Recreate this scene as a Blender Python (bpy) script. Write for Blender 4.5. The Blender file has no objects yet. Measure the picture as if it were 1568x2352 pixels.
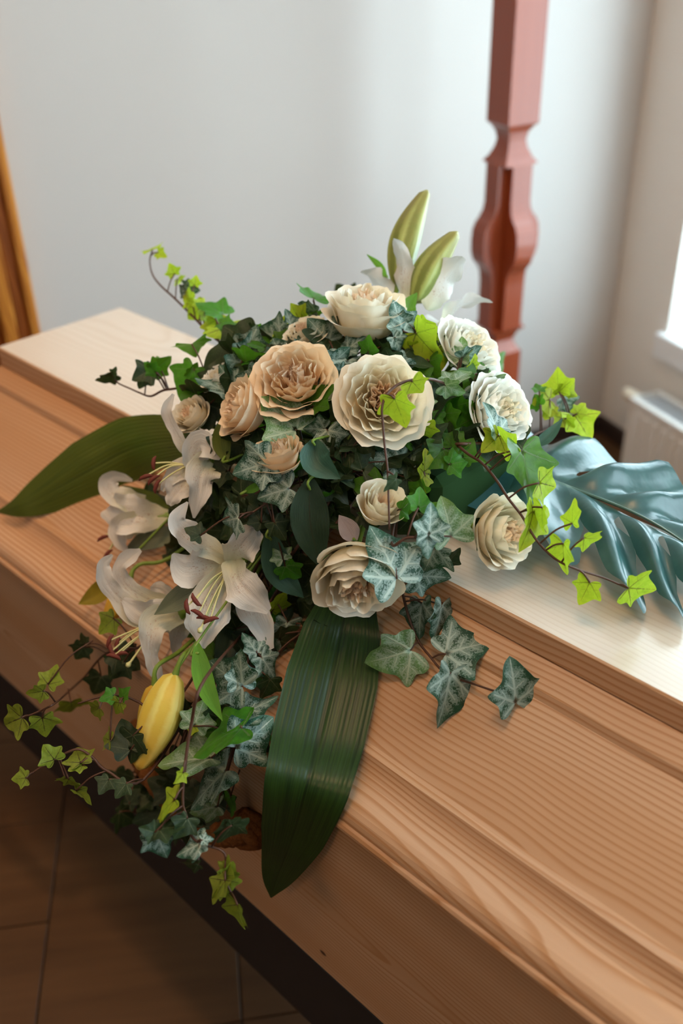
import bpy, math, random
import numpy as np
from mathutils import Vector, Matrix

rnd = random.Random(7)
sc = bpy.context.scene
COL = sc.collection

# ------------------------------------------------------------------ camera
CAM = np.array([0.0, 0.0, 1.57])
FPX = 2273.0
PITCH, ROLL, YAW = math.radians(32.22), math.radians(-1.447), math.radians(44.59)
cp, sp, cr, sr = math.cos(PITCH), math.sin(PITCH), math.cos(ROLL), math.sin(ROLL)
FWD = np.array([0, cp, -sp])
_u = np.array([0, sp, cp]); _r = np.array([1.0, 0, 0])
RT = cr*_r + sr*_u
UP = -sr*_r + cr*_u
cam_data = bpy.data.cameras.new('camera')
cam = bpy.data.objects.new('camera', cam_data); COL.objects.link(cam)
cam.matrix_world = Matrix(((RT[0], UP[0], -FWD[0], CAM[0]), (RT[1], UP[1], -FWD[1], CAM[1]),
                           (RT[2], UP[2], -FWD[2], CAM[2]), (0, 0, 0, 1)))
cam_data.sensor_fit = 'VERTICAL'; cam_data.sensor_height = 36.0
cam_data.lens = FPX/2352*36.0
cam_data.clip_start = 0.02
cam_data.dof.use_dof = True
cam_data.dof.focus_distance = 1.03
cam_data.dof.aperture_fstop = 2.8
sc.camera = cam

# ------------------------------------------------------------------ world, lights, exposure
world = bpy.data.worlds.new('overcast_sky'); sc.world = world
world.use_nodes = True
bg = world.node_tree.nodes['Background']
bg.inputs[0].default_value = (0.72, 0.90, 1.0, 1)
bg.inputs[1].default_value = 8.4
sc.view_settings.view_transform = 'Standard'
sc.view_settings.look = 'None'
sc.view_settings.gamma = 1.0
sc.view_settings.use_curve_mapping = False
sc.view_settings.exposure = 0.34
sc.cycles.max_bounces = 8
sc.cycles.transparent_max_bounces = 12
sc.cycles.caustics_reflective = False
sc.cycles.caustics_refractive = False

# room frame: a to the window wall, b to the back wall
RY = math.radians(22.5)
EA = np.array([math.cos(RY), math.sin(RY), 0.0])
EB = np.array([-math.sin(RY), math.cos(RY), 0.0])
A_R, B_B, A_L, B_F, CEIL = 1.95, 2.41, -5.2, -5.5, 3.0
def room(a, b, z): return EA*a + EB*b + np.array([0, 0, z])
WINDOWS = [(0.90, 2.16), (-1.80, 0.15)]       # b ranges on the window wall
WIN_Z0, WIN_Z1 = 0.44, 2.75

def area(name, loc, direction, sx, sy, power, color, portal=False):
    l = bpy.data.lights.new(name, 'AREA'); l.shape = 'RECTANGLE'; l.size = sx; l.size_y = sy
    l.energy = power; l.color = color
    if portal: l.cycles.is_portal = True
    o = bpy.data.objects.new(name, l); COL.objects.link(o)
    o.location = loc
    o.rotation_euler = Vector(direction).to_track_quat('-Z', 'Z').to_euler()
    return o
for i, (b0, b1) in enumerate(WINDOWS):
    area('window_portal', room(A_R+0.16, (b0+b1)/2, (WIN_Z0+WIN_Z1)/2), tuple(-EA), b1-b0, WIN_Z1-WIN_Z0, 1, (1, 1, 1), True)
# warm ceiling lamps of the room
LAMPS = [(-0.15, 1.50, 42)]     # recessed ceiling spots: a, b, watts

# ------------------------------------------------------------------ helpers
def ray(x, y): return (x-784)/FPX*RT - (y-1176)/FPX*UP + FWD
def at(x, y, t): return CAM + ray(x, y)*t
DS = np.array([math.cos(YAW), math.sin(YAW), 0.0])      # casket frame: s across, l along
DL = np.array([-math.sin(YAW), math.cos(YAW), 0.0])
H_TOP = 1.57-0.62
# cross-section of the near side of the casket: (s, depth below the camera)
PROFILE = [(0.669, 0.62), (0.669, 0.653), (0.6454, 0.6686), (0.6414, 0.6797), (0.535, 0.7487), (0.524, 0.7497),
           (0.5215, 0.757), (0.516, 0.764), (0.505, 0.770), (0.490, 0.774), (0.479, 0.777), (0.473, 0.782), (0.470, 0.7926)]
S_MID = 0.79
DOME_C, DOME_R = np.array([0.775, 0.775, 0.62]), np.array([0.19, 0.27, 0.185])
def hull(x, y):
    d = ray(x, y); ds, dl, h = d@DS, d@DL, -d[2]
    best = 9.0
    if h > 1e-6:
        t = 0.62/h
        if 0.669 <= ds*t <= 0.911: best = t
    P = PROFILE[1:] + [(0.470, 1.096)]
    P = [PROFILE[0]] + P
    for (s0, h0), (s1, h1) in zip(P, P[1:]):
        den = ds*(h1-h0) - h*(s1-s0)
        if abs(den) < 1e-9: continue
        t = (s0*(h1-h0) - h0*(s1-s0))/den
        hh, ss = h*t, ds*t
        k = (hh-h0)/(h1-h0) if abs(h1-h0) > abs(s1-s0) else (ss-s0)/(s1-s0)
        if -1e-6 <= k <= 1+1e-6 and t > 0: best = min(best, t)
    o = -DOME_C/DOME_R; q = np.array([ds, dl, h])/DOME_R
    A_, B_, C_ = q@q, 2*(o@q), o@o-1
    D_ = B_*B_-4*A_*C_
    if D_ > 0:
        t = (-B_-math.sqrt(D_))/(2*A_)
        if t > 0: best = min(best, t)
    return best
def pt(x, y, lift=0.0, t=None):
    if t is None:
        t = hull(x, y)
        if t > 3: t = 1.3
        t -= lift
    return at(x, y, t)
FOAM = DS*0.79 + DL*0.76 + np.array([0, 0, H_TOP+0.04])

def mesh_obj(name, verts, faces, mat=None, parent=None, smooth=True, uv=None):
    me = bpy.data.meshes.new(name)
    me.from_pydata([tuple(map(float, v)) for v in verts], [], [tuple(f) for f in faces])
    if smooth: me.polygons.foreach_set('use_smooth', [True]*len(me.polygons))
    if uv is not None:
        ul = me.uv_layers.new(name='UVMap')
        li = np.zeros(len(me.loops), dtype=np.int32); me.loops.foreach_get('vertex_index', li)
        ul.data.foreach_set('uv', np.asarray(uv, dtype=np.float32)[li].ravel())
    me.update()
    return link(name, me, mat, parent)
def link(name, me, mat=None, parent=None):
    if mat is not None and not me.materials: me.materials.append(mat)
    o = bpy.data.objects.new(name, me); COL.objects.link(o)
    if parent is not None: o.parent = parent
    return o
def empty(name, loc=(0, 0, 0), rotz=0.0):
    o = bpy.data.objects.new(name, None); COL.objects.link(o)
    o.location = tuple(map(float, loc)); o.rotation_euler = (0, 0, rotz); o.empty_display_size = 0.05
    return o
def tag(o, label, cat, group=None):
    o['label'] = label; o['category'] = cat
    if group: o['group'] = group
    return o
def struct(o): o['kind'] = 'structure'; return o

class MB:
    def __init__(s): s.v = []; s.f = []
    def add(s, v, f):
        n = len(s.v); s.v += [tuple(map(float, p)) for p in v]; s.f += [tuple(n+i for i in q) for q in f]
    def box(s, lo, hi, basis=None, bev=0.0):
        x0, y0, z0 = lo; x1, y1, z1 = hi
        if bev > 0:
            b = bev
            v, f = [], []
            for ax in range(3):
                for sg in (0, 1):
                    q = []
                    for (i, j) in ((0, 0), (1, 0), (1, 1), (0, 1)):
                        p = [0, 0, 0]; a1, a2 = (ax+1) % 3, (ax+2) % 3
                        p[ax] = (lo, hi)[sg][ax]
                        p[a1] = (lo[a1]+b, hi[a1]-b)[i]; p[a2] = (lo[a2]+b, hi[a2]-b)[j]
                        q.append(tuple(p))
                    if sg == 0: q = q[::-1]
                    f.append(tuple(range(len(v), len(v)+4))); v += q
            # hull the bevels: edge quads and corner tris
            import itertools
            idx = {p: i for i, p in enumerate(v)}
            def P(ax, sg, c):  # face ax/sg corner signs c (dict)
                p = [0, 0, 0]
                for k in range(3):
                    p[k] = (lo, hi)[c[k]][k] if k == ax else (lo[k]+b if c[k] == 0 else hi[k]-b)
                return idx[tuple(p)]
            for c in itertools.product((0, 1), repeat=3):
                t = (P(0, c[0], c), P(1, c[1], c), P(2, c[2], c))
                f.append(t if sum(c) % 2 else t[::-1])
            for ax in range(3):
                a1, a2 = (ax+1) % 3, (ax+2) % 3
                for s1, s2 in itertools.product((0, 1), repeat=2):
                    c0 = [0]*3; c0[ax] = 0; c0[a1] = s1; c0[a2] = s2
                    c1 = list(c0); c1[ax] = 1
                    q = (P(a1, s1, c0), P(a1, s1, c1), P(a2, s2, c1), P(a2, s2, c0))
                    f.append(q if (s1+s2) % 2 == 0 else q[::-1])
        else:
            v = [(x0, y0, z0), (x1, y0, z0), (x1, y1, z0), (x0, y1, z0), (x0, y0, z1), (x1, y0, z1), (x1, y1, z1), (x0, y1, z1)]
            f = [(3, 2, 1, 0), (4, 5, 6, 7), (0, 1, 5, 4), (1, 2, 6, 5), (2, 3, 7, 6), (3, 0, 4, 7)]
        if basis is not None: v = [basis[0]*p[0]+basis[1]*p[1]+np.array([0, 0, p[2]]) for p in v]
        s.add(v, f); return s
    def tube(s, pts, rad, n=6, cap=True):
        pts = [np.array(p, float) for p in pts]; m = len(pts)
        if not hasattr(rad, '__len__'): rad = [rad]*m
        ref = None; rows = []
        for i in range(m):
            t = pts[min(i+1, m-1)]-pts[max(i-1, 0)]; t = t/(np.linalg.norm(t)+1e-12)
            if ref is None:
                ref = np.cross(t, [0, 0, 1.0])
                if np.linalg.norm(ref) < 1e-3: ref = np.cross(t, [1.0, 0, 0])
            ref = ref - t*(ref@t); ref /= np.linalg.norm(ref)+1e-12
            bi = np.cross(t, ref)
            rows.append([pts[i]+rad[i]*(math.cos(2*math.pi*k/n)*ref+math.sin(2*math.pi*k/n)*bi) for k in range(n)])
        v = [p for r_ in rows for p in r_]; f = []
        for i in range(m-1):
            for k in range(n):
                f.append((i*n+k, i*n+(k+1) % n, (i+1)*n+(k+1) % n, (i+1)*n+k))
        if cap: f.append(tuple(range(n))[::-1]); f.append(tuple((m-1)*n+k for k in range(n)))
        s.add(v, f); return s
    def obj(s, name, mat, parent=None, smooth=False):
        return mesh_obj(name, s.v, s.f, mat, parent, smooth)
def spline(P, n=8):
    P = [np.array(p, float) for p in P]
    if len(P) < 3: return [P[0]+(P[-1]-P[0])*k/n for k in range(n+1)]
    out = []
    Q = [2*P[0]-P[1]] + P + [2*P[-1]-P[-2]]
    for i in range(1, len(Q)-2):
        p0, p1, p2, p3 = Q[i-1:i+3]
        for k in range(n):
            u = k/n
            out.append(0.5*((2*p1)+(-p0+p2)*u+(2*p0-5*p1+4*p2-p3)*u*u+(-p0+3*p1-3*p2+p3)*u**3))
    out.append(P[-1]); return out
def interp(x, xs, ys): return float(np.interp(x, xs, ys))

# ------------------------------------------------------------------ node helper
class NT:
    def __init__(s, name):
        s.m = bpy.data.materials.new(name); s.m.use_nodes = True
        s.t = s.m.node_tree; s.t.nodes.clear()
        s.out = s.t.nodes.new('ShaderNodeOutputMaterial')
    def n(s, kind, **kw):
        nd = s.t.nodes.new('ShaderNode'+kind)
        for k, v in kw.items(): setattr(nd, k, v)
        return nd
    def put(s, sock, v):
        if isinstance(v, bpy.types.NodeSocket): s.t.links.new(v, sock)
        elif v is not None:
            if hasattr(sock.default_value, '__len__') and not hasattr(v, '__len__'): v = (v,)*len(sock.default_value)
            if hasattr(v, '__len__') and len(v) == 3 and len(sock.default_value) == 4: v = (*v, 1)
            sock.default_value = v
    def math(s, op, a, b=None, c=None, clamp=False):
        nd = s.n('Math', operation=op, use_clamp=clamp)
        s.put(nd.inputs[0], a)
        if b is not None: s.put(nd.inputs[1], b)
        if c is not None: s.put(nd.inputs[2], c)
        return nd.outputs[0]
    def vec(s, x=0, y=0, z=0):
        nd = s.n('CombineXYZ')
        for i, v in enumerate((x, y, z)): s.put(nd.inputs[i], v)
        return nd.outputs[0]
    def sep(s, v):
        nd = s.n('SeparateXYZ'); s.put(nd.inputs[0], v); return nd.outputs
    def coord(s, which='Object'): return s.n('TexCoord').outputs[which]
    def mapv(s, v, scale=(1, 1, 1), loc=(0, 0, 0)):
        nd = s.n('Mapping'); s.put(nd.inputs[0], v); nd.inputs['Scale'].default_value = scale; nd.inputs['Location'].default_value = loc
        return nd.outputs[0]
    def noise(s, v, scale=5, detail=3, rough=0.55, dist=0.0):
        nd = s.n('TexNoise'); s.put(nd.inputs['Vector'], v); nd.inputs['Scale'].default_value = scale
        nd.inputs['Detail'].default_value = detail; nd.inputs['Roughness'].default_value = rough; nd.inputs['Distortion'].default_value = dist
        return nd.outputs[0]
    def ramp(s, f, stops):
        nd = s.n('ValToRGB'); s.put(nd.inputs[0], f); e = nd.color_ramp.elements
        while len(e) < len(stops): e.new(0.5)
        for el, (p, c) in zip(e, stops): el.position = p; el.color = (*c, 1) if len(c) == 3 else c
        return nd.outputs[0]
    def smooth(s, f, a, b, lo=0.0, hi=1.0):
        nd = s.n('MapRange', interpolation_type='SMOOTHSTEP'); s.put(nd.inputs[0], f)
        for i, v in enumerate((a, b, lo, hi)): nd.inputs[1+i].default_value = v
        return nd.outputs[0]
    def mix(s, f, a, b, blend='MIX'):
        nd = s.n('Mix', data_type='RGBA', blend_type=blend); s.put(nd.inputs[0], f); s.put(nd.inputs[6], a); s.put(nd.inputs[7], b)
        return nd.outputs[2]
    def bump(s, h, strength=0.2, dist=0.001):
        nd = s.n('Bump'); s.put(nd.inputs['Height'], h); nd.inputs['Strength'].default_value = strength; nd.inputs['Distance'].default_value = dist
        return nd.outputs[0]
    def bsdf(s, color, rough=0.5, normal=None, spec=0.5, **kw):
        nd = s.n('BsdfPrincipled'); s.put(nd.inputs['Base Color'], color); s.put(nd.inputs['Roughness'], rough)
        s.put(nd.inputs['Specular IOR Level'], spec)
        if normal is not None: s.put(nd.inputs['Normal'], normal)
        for k, v in kw.items(): s.put(nd.inputs[k], v)
        return nd.outputs[0]
    def thin(s, color, trans_color, fac, rough=0.5, normal=None, spec=0.4):
        p = s.bsdf(color, rough, normal, spec)
        tr = s.n('BsdfTranslucent'); s.put(tr.inputs[0], trans_color)
        if normal is not None: s.put(tr.inputs['Normal'], normal)
        mx = s.n('MixShader'); s.put(mx.inputs[0], fac); s.t.links.new(p, mx.inputs[1]); s.t.links.new(tr.outputs[0], mx.inputs[2])
        return mx.outputs[0]
    def done(s, sh): s.t.links.new(sh, s.out.inputs[0]); return s.m
def simple(name, color, rough=0.5, spec=0.5, **kw):
    t = NT(name); return t.done(t.bsdf(color, rough, None, spec, **kw))

# ------------------------------------------------------------------ materials
def wood(name, pith, spacing, light, mid, dark, rough=0.35, tilt=0.02, wob=0.02, spec=0.5, seed=0.0, axis=1, contrast=1.0, knots=()):
    t = NT(name)
    x, y, z = t.sep(t.coord())
    if axis == 2: x, y, z = x, z, y
    if axis == 0: x, y, z = y, x, z
    wv = t.noise(t.vec(t.math('MULTIPLY_ADD', x, 3.0, seed), t.math('MULTIPLY', y, 1.6), t.math('MULTIPLY', z, 3.0)), 1.6, 2, 0.5)
    wv2 = t.noise(t.vec(t.math('MULTIPLY_ADD', x, 20.0, seed), t.math('MULTIPLY', y, 6.0), t.math('MULTIPLY', z, 20.0)), 1.0, 2, 0.5)
    dx = t.math('ADD', t.math('SUBTRACT', x, pith[0]), t.math('MULTIPLY', y, tilt))
    dz = t.math('SUBTRACT', z, pith[1])
    r = t.math('SQRT', t.math('ADD', t.math('MULTIPLY', dx, dx), t.math('MULTIPLY', dz, dz)))
    r = t.math('ADD', r, t.math('MULTIPLY', t.math('SUBTRACT', wv, 0.5), wob))
    r = t.math('ADD', r, t.math('MULTIPLY', t.math('SUBTRACT', wv2, 0.5), wob*0.10))
    k = t.math('FRACT', t.math('DIVIDE', r, spacing))
    late = t.math('MULTIPLY', t.smooth(k, 0.45, 0.86), t.smooth(k, 1.0, 0.90))
    late = t.math('MULTIPLY', late, contrast)
    fib = t.noise(t.vec(t.math('MULTIPLY', x, 900), t.math('MULTIPLY', y, 14), t.math('MULTIPLY', z, 900)), 1.0, 2, 0.6)
    band = t.noise(t.vec(t.math('MULTIPLY_ADD', x, 16, seed), t.math('MULTIPLY', y, 0.9), t.math('MULTIPLY', z, 16)), 1.0, 2, 0.5)
    base = t.mix(t.smooth(band, 0.35, 0.7), light, mid)
    c = t.mix(late, base, dark)
    c = t.mix(t.math('MULTIPLY', t.smooth(fib, 0.35, 0.75), 0.22), c, mid)
    for (ky, kz, kr) in knots:
        ey = t.math('MULTIPLY', t.math('SUBTRACT', y, ky), 0.62); ez = t.math('SUBTRACT', z, kz)
        kd = t.math('SQRT', t.math('ADD', t.math('MULTIPLY', ey, ey), t.math('MULTIPLY', ez, ez)))
        c = t.mix(t.smooth(kd, kr, kr*0.5), c, (0.06, 0.02, 0.008))
    nb = t.bump(t.math('ADD', t.math('MULTIPLY', fib, 0.6), t.math('MULTIPLY', late, -0.4)), 0.12, 0.0006)
    return t.done(t.bsdf(c, rough, nb, spec))
PINE_L, PINE_M, PINE_D = (0.60, 0.375, 0.235), (0.53, 0.30, 0.165), (0.40, 0.175, 0.058)
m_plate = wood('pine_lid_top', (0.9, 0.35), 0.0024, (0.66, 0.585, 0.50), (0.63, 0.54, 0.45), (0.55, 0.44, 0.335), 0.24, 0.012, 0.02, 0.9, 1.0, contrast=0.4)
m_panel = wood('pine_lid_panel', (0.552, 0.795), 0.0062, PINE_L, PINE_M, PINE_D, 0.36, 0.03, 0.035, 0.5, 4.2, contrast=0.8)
m_mould = wood('pine_moulding', (0.505, 0.755), 0.0052, PINE_L, PINE_M, PINE_D, 0.34, 0.04, 0.03, 0.5, 9.1, contrast=0.8)
m_body = wood('pine_body', (0.515, 0.60), 0.0060, PINE_L, PINE_M, PINE_D, 0.42, 0.05, 0.04, 0.4, 15.3, contrast=0.7, knots=[(float(at(735, 2195, hull(735, 2195))@DL), float(at(735, 2195, hull(735, 2195))[2]), 0.0042)])
m_cross = wood('red_stained_wood', (0.1, 0.2), 0.004, (0.30, 0.058, 0.020), (0.26, 0.048, 0.016), (0.20, 0.036, 0.012), 0.28, 0.01, 0.02, 0.5, 2.0, axis=2, contrast=0.35)
m_door = wood('orange_oak', (0.4, 1.3), 0.007, (0.56, 0.22, 0.035), (0.45, 0.16, 0.022), (0.32, 0.09, 0.012), 0.35, 0.02, 0.03, 0.5, 6.0, axis=2)
m_door_d = wood('dark_oak_panel', (0.2, 1.1), 0.006, (0.34, 0.10, 0.018), (0.26, 0.07, 0.012), (0.18, 0.045, 0.008), 0.4, 0.02, 0.03, 0.5, 8.0, axis=2)
m_black = simple('black_lacquer', (0.013, 0.0135, 0.017), 0.5, 0.4)
m_dark = simple('dark_base', (0.01, 0.009, 0.009), 0.7, 0.2)
m_white = simple('white_enamel', (0.80, 0.79, 0.76), 0.35)
m_frame = simple('white_window_frame', (0.82, 0.83, 0.84), 0.35)
m_knob = simple('cream_plastic', (0.75, 0.66, 0.52), 0.4)
m_grille = simple('grey_grille', (0.45, 0.46, 0.48), 0.35)
m_slot = simple('radiator_inside', (0.05, 0.05, 0.055), 0.7)
m_skirt = simple('dark_baseboard', (0.035, 0.022, 0.018), 0.5)
m_foam = simple('green_floral_foam', (0.02, 0.05, 0.015), 0.95, 0.1)
def wall_mat(name, c0, c1):
    t = NT(name); c = t.coord()
    f = t.noise(c, 180, 3, 0.6)
    col = t.mix(t.noise(c, 1.3, 2), c0, c1)
    return t.done(t.bsdf(col, 0.75, t.bump(f, 0.05, 0.0005), 0.25))
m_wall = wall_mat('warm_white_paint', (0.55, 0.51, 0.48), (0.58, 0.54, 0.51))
m_wall_bounce = wall_mat('bounce_light_paint', (0.82, 0.79, 0.74), (0.85, 0.82, 0.77))  # wall colour lightened to stand in for bounce light on window wall and ceiling
def tile_mat():
    t = NT('brown_wood_look_tile'); x, y, z = t.sep(t.coord())
    rn = t.n('ObjectInfo').outputs['Random']
    v = t.vec(t.math('MULTIPLY_ADD', x, 3.0, t.math('MULTIPLY', rn, 40)), t.math('MULTIPLY', y, 34), 0)
    f = t.noise(v, 1.0, 4, 0.6, 0.4)
    v2 = t.vec(t.math('MULTIPLY', x, 1.2), t.math('MULTIPLY_ADD', y, 9, t.math('MULTIPLY', rn, 17)), 0)
    f2 = t.noise(v2, 1.0, 2, 0.5, 0.2)
    c = t.ramp(t.math('ADD', t.math('MULTIPLY', f, 0.6), t.math('MULTIPLY', f2, 0.4)), [(0.25, (0.065, 0.029, 0.011)), (0.55, (0.105, 0.050, 0.020)), (0.8, (0.15, 0.076, 0.032))])
    return t.done(t.bsdf(c, 0.5, t.bump(f, 0.1, 0.001), 0.35))
m_tile = tile_mat()
m_grout = simple('dark_grout', (0.035, 0.02, 0.012), 0.9, 0.1)
def glass_mat():
    t = NT('window_glass'); tr = t.n('BsdfTransparent'); tr.inputs[0].default_value = (0.96, 0.98, 0.98, 1)
    g = t.n('BsdfGlossy'); g.inputs['Roughness'].default_value = 0.02
    mx = t.n('MixShader'); mx.inputs[0].default_value = 0.06
    t.t.links.new(tr.outputs[0], mx.inputs[1]); t.t.links.new(g.outputs[0], mx.inputs[2])
    return t.done(mx.outputs[0])
m_glass = glass_mat()

def seg_dist(t, px, py, dx, dy):
    L = math.hypot(dx, dy); ux, uy = dx/L, dy/L
    a = t.math('ADD', t.math('MULTIPLY', px, ux), t.math('MULTIPLY', py, uy))
    a = t.math('MINIMUM', t.math('MAXIMUM', a, 0.0), L)
    ex = t.math('SUBTRACT', px, t.math('MULTIPLY', a, ux)); ey = t.math('SUBTRACT', py, t.math('MULTIPLY', a, uy))
    return t.math('SQRT', t.math('ADD', t.math('MULTIPLY', ex, ex), t.math('MULTIPLY', ey, ey)))
def ivy_mat(name, base, base2, vein, vw, mott, mott_amt, edge, trans, tfac, rough, halo=0.0):
    t = NT(name)
    uvx, uvy, _ = t.sep(t.coord('UV'))
    rn = t.n('ObjectInfo').outputs['Random']
    nz = t.noise(t.vec(t.math('MULTIPLY_ADD', uvx, 1.0, t.math('MULTIPLY', rn, 30)), uvy, 0), 7.0, 3, 0.6)
    nz2 = t.noise(t.vec(t.math('MULTIPLY_ADD', uvx, 1.0, t.math('MULTIPLY', rn, 70)), uvy, 0), 26.0, 3, 0.65)
    ax = t.math('ABSOLUTE', uvx)
    wx = t.math('ADD', ax, t.math('MULTIPLY', t.math('SUBTRACT', nz, 0.5), 0.06))
    wy = t.math('ADD', uvy, t.math('MULTIPLY', t.math('SUBTRACT', nz2, 0.5), 0.05))
    d = seg_dist(t, wx, wy, 0.0, 0.95)
    for (dx, dy) in ((0.60, 0.34), (0.37, -0.17)): d = t.math('MINIMUM', d, seg_dist(t, wx, wy, dx, dy))
    # side veins leaving the midrib and the lobe ribs
    for (ox, oy, dx, dy) in ((0.0, 0.28, 0.20, 0.16), (0.0, 0.50, 0.13, 0.15), (0.28, 0.16, 0.22, -0.10), (0.25, 0.14, 0.12, 0.20)):
        q = seg_dist(t, t.math('SUBTRACT', wx, ox), t.math('SUBTRACT', wy, oy), dx, dy)
        d = t.math('MINIMUM', d, t.math('ADD', q, 0.010))
    rr = t.math('SQRT', t.math('ADD', t.math('MULTIPLY', uvx, uvx), t.math('MULTIPLY', uvy, uvy)))
    w = t.math('MULTIPLY', t.math('SUBTRACT', 1.15, rr), vw)
    vm = t.math('SUBTRACT', 1.0, t.math('DIVIDE', d, t.math('MAXIMUM', w, 0.002)), clamp=True)
    vm = t.smooth(vm, 0.05, 0.6)
    col = t.mix(t.smooth(nz, 0.3, 0.7), base, base2)
    hz = t.math('SUBTRACT', 1.0, t.math('DIVIDE', d, 0.16), clamp=True)
    mm = t.math('ADD', t.math('MULTIPLY', nz2, 1.0), t.math('MULTIPLY', hz, halo))
    mm = t.math('MULTIPLY', t.smooth(mm, 0.575, 0.72), mott_amt)
    col = t.mix(mm, col, mott)
    eg = t.smooth(t.math('ADD', rr, t.math('MULTIPLY', nz, 0.4)), 0.80, 1.1)
    col = t.mix(t.math('MULTIPLY', eg, 0.7), col, edge)
    col = t.mix(vm, col, vein)
    hsv = t.n('HueSaturation'); t.put(hsv.inputs['Value'], t.math('MULTIPLY_ADD', rn, 0.5, 0.75)); t.put(hsv.inputs['Hue'], t.math('MULTIPLY_ADD', rn, 0.03, 0.485)); t.put(hsv.inputs['Color'], col)
    nb = t.bump(t.math('ADD', t.math('MULTIPLY', vm, -0.8), t.math('MULTIPLY', nz2, 0.3)), 0.35, 0.002)
    return t.done(t.thin(hsv.outputs[0], trans, tfac, rough, nb, 0.25))
IVY = {
 'V': ivy_mat('variegated_ivy', (0.012, 0.042, 0.026), (0.022, 0.075, 0.040), (0.37, 0.46, 0.40), 0.046, (0.25, 0.34, 0.295), 0.85, (0.03, 0.10, 0.06), (0.05, 0.14, 0.04), 0.14, 0.42, 0.35),
 'W': ivy_mat('pale_ivy', (0.08, 0.17, 0.07), (0.14, 0.25, 0.10), (0.42, 0.52, 0.38), 0.034, (0.33, 0.44, 0.33), 0.75, (0.14, 0.26, 0.06), (0.16, 0.30, 0.06), 0.2, 0.42, 0.3),
 'L': ivy_mat('lime_ivy', (0.30, 0.45, 0.02), (0.42, 0.54, 0.035), (0.07, 0.03, 0.012), 0.028, (0.17, 0.32, 0.03), 0.5, (0.50, 0.58, 0.03), (0.48, 0.66, 0.03), 0.35, 0.42),
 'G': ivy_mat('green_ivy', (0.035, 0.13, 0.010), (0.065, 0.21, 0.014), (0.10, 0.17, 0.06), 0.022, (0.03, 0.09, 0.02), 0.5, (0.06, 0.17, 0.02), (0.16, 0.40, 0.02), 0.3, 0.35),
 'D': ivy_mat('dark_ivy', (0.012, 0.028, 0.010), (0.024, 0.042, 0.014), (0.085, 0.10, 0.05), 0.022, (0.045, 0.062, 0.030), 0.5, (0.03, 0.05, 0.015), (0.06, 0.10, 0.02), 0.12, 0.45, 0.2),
 'O': ivy_mat('olive_ivy', (0.15, 0.20, 0.018), (0.21, 0.25, 0.025), (0.05, 0.03, 0.012), 0.026, (0.09, 0.14, 0.02), 0.5, (0.22, 0.26, 0.02), (0.20, 0.26, 0.02), 0.2, 0.45),
}
def lance_mat(name, c1, c2, rib, tr, tfac, rough=0.4, spec=0.5, lines=40, bumpk=0.35):
    t = NT(name); u, v, _ = t.sep(t.coord('UV'))
    nz = t.noise(t.vec(t.math('MULTIPLY', u, 9), t.math('MULTIPLY', v, 1.3), 0), 3.0, 3, 0.6)
    n2 = t.noise(t.vec(t.math('MULTIPLY', u, 2), t.math('MULTIPLY', v, 5), 0), 1.0, 2, 0.5)
    sn = t.math('SINE', t.math('ADD', t.math('MULTIPLY', u, lines*3.14159), t.math('MULTIPLY', nz, 2.0)))
    col = t.mix(t.smooth(nz, 0.3, 0.7), c1, c2)
    col = t.mix(t.math('MULTIPLY', t.smooth(n2, 0.4, 0.7), 0.35), col, c2)
    mr = t.smooth(t.math('ABSOLUTE', u), 0.05, 0.0)
    col = t.mix(t.math('MULTIPLY', mr, 0.6), col, rib)
    nb = t.bump(t.math('ADD', t.math('MULTIPLY', sn, 0.4), t.math('MULTIPLY', nz, 0.6)), bumpk, 0.0015)
    return t.done(t.thin(col, tr, tfac, rough, nb, spec))
LANCE = {
 'hang': lance_mat('glossy_green_blade', (0.009, 0.026, 0.007), (0.026, 0.062, 0.010), (0.006, 0.015, 0.006), (0.04, 0.09, 0.01), 0.08, 0.36, 0.3, 20, 0.16),
 'olive': lance_mat('olive_green_blade', (0.055, 0.085, 0.008), (0.095, 0.125, 0.012), (0.03, 0.05, 0.006), (0.12, 0.16, 0.01), 0.15, 0.5, 0.35, 16, 0.3),
 'dark': lance_mat('dark_lily_leaf', (0.014, 0.034, 0.020), (0.03, 0.06, 0.032), (0.04, 0.025, 0.012), (0.04, 0.09, 0.02), 0.1, 0.36, 0.5, 26),
 'teal': lance_mat('teal_lily_leaf', (0.03, 0.085, 0.062), (0.06, 0.14, 0.10), (0.03, 0.08, 0.05), (0.06, 0.18, 0.08), 0.15, 0.4, 0.45, 26),
 'bright': lance_mat('bright_lily_leaf', (0.08, 0.24, 0.02), (0.14, 0.34, 0.03), (0.06, 0.2, 0.02), (0.2, 0.45, 0.03), 0.25, 0.4, 0.45, 18),
 'grey': lance_mat('grey_green_leaf', (0.17, 0.20, 0.13), (0.22, 0.25, 0.18), (0.12, 0.15, 0.10), (0.15, 0.2, 0.1), 0.15, 0.5, 0.3, 18),
 'yellow': lance_mat('yellow_olive_leaf', (0.30, 0.22, 0.01), (0.24, 0.20, 0.015), (0.2, 0.14, 0.01), (0.3, 0.25, 0.01), 0.2, 0.5, 0.3, 14),
 'mauve': lance_mat('mauve_grey_leaf', (0.42, 0.36, 0.40), (0.50, 0.45, 0.50), (0.38, 0.3, 0.34), (0.3, 0.25, 0.28), 0.2, 0.6, 0.2, 14),
}
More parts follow.
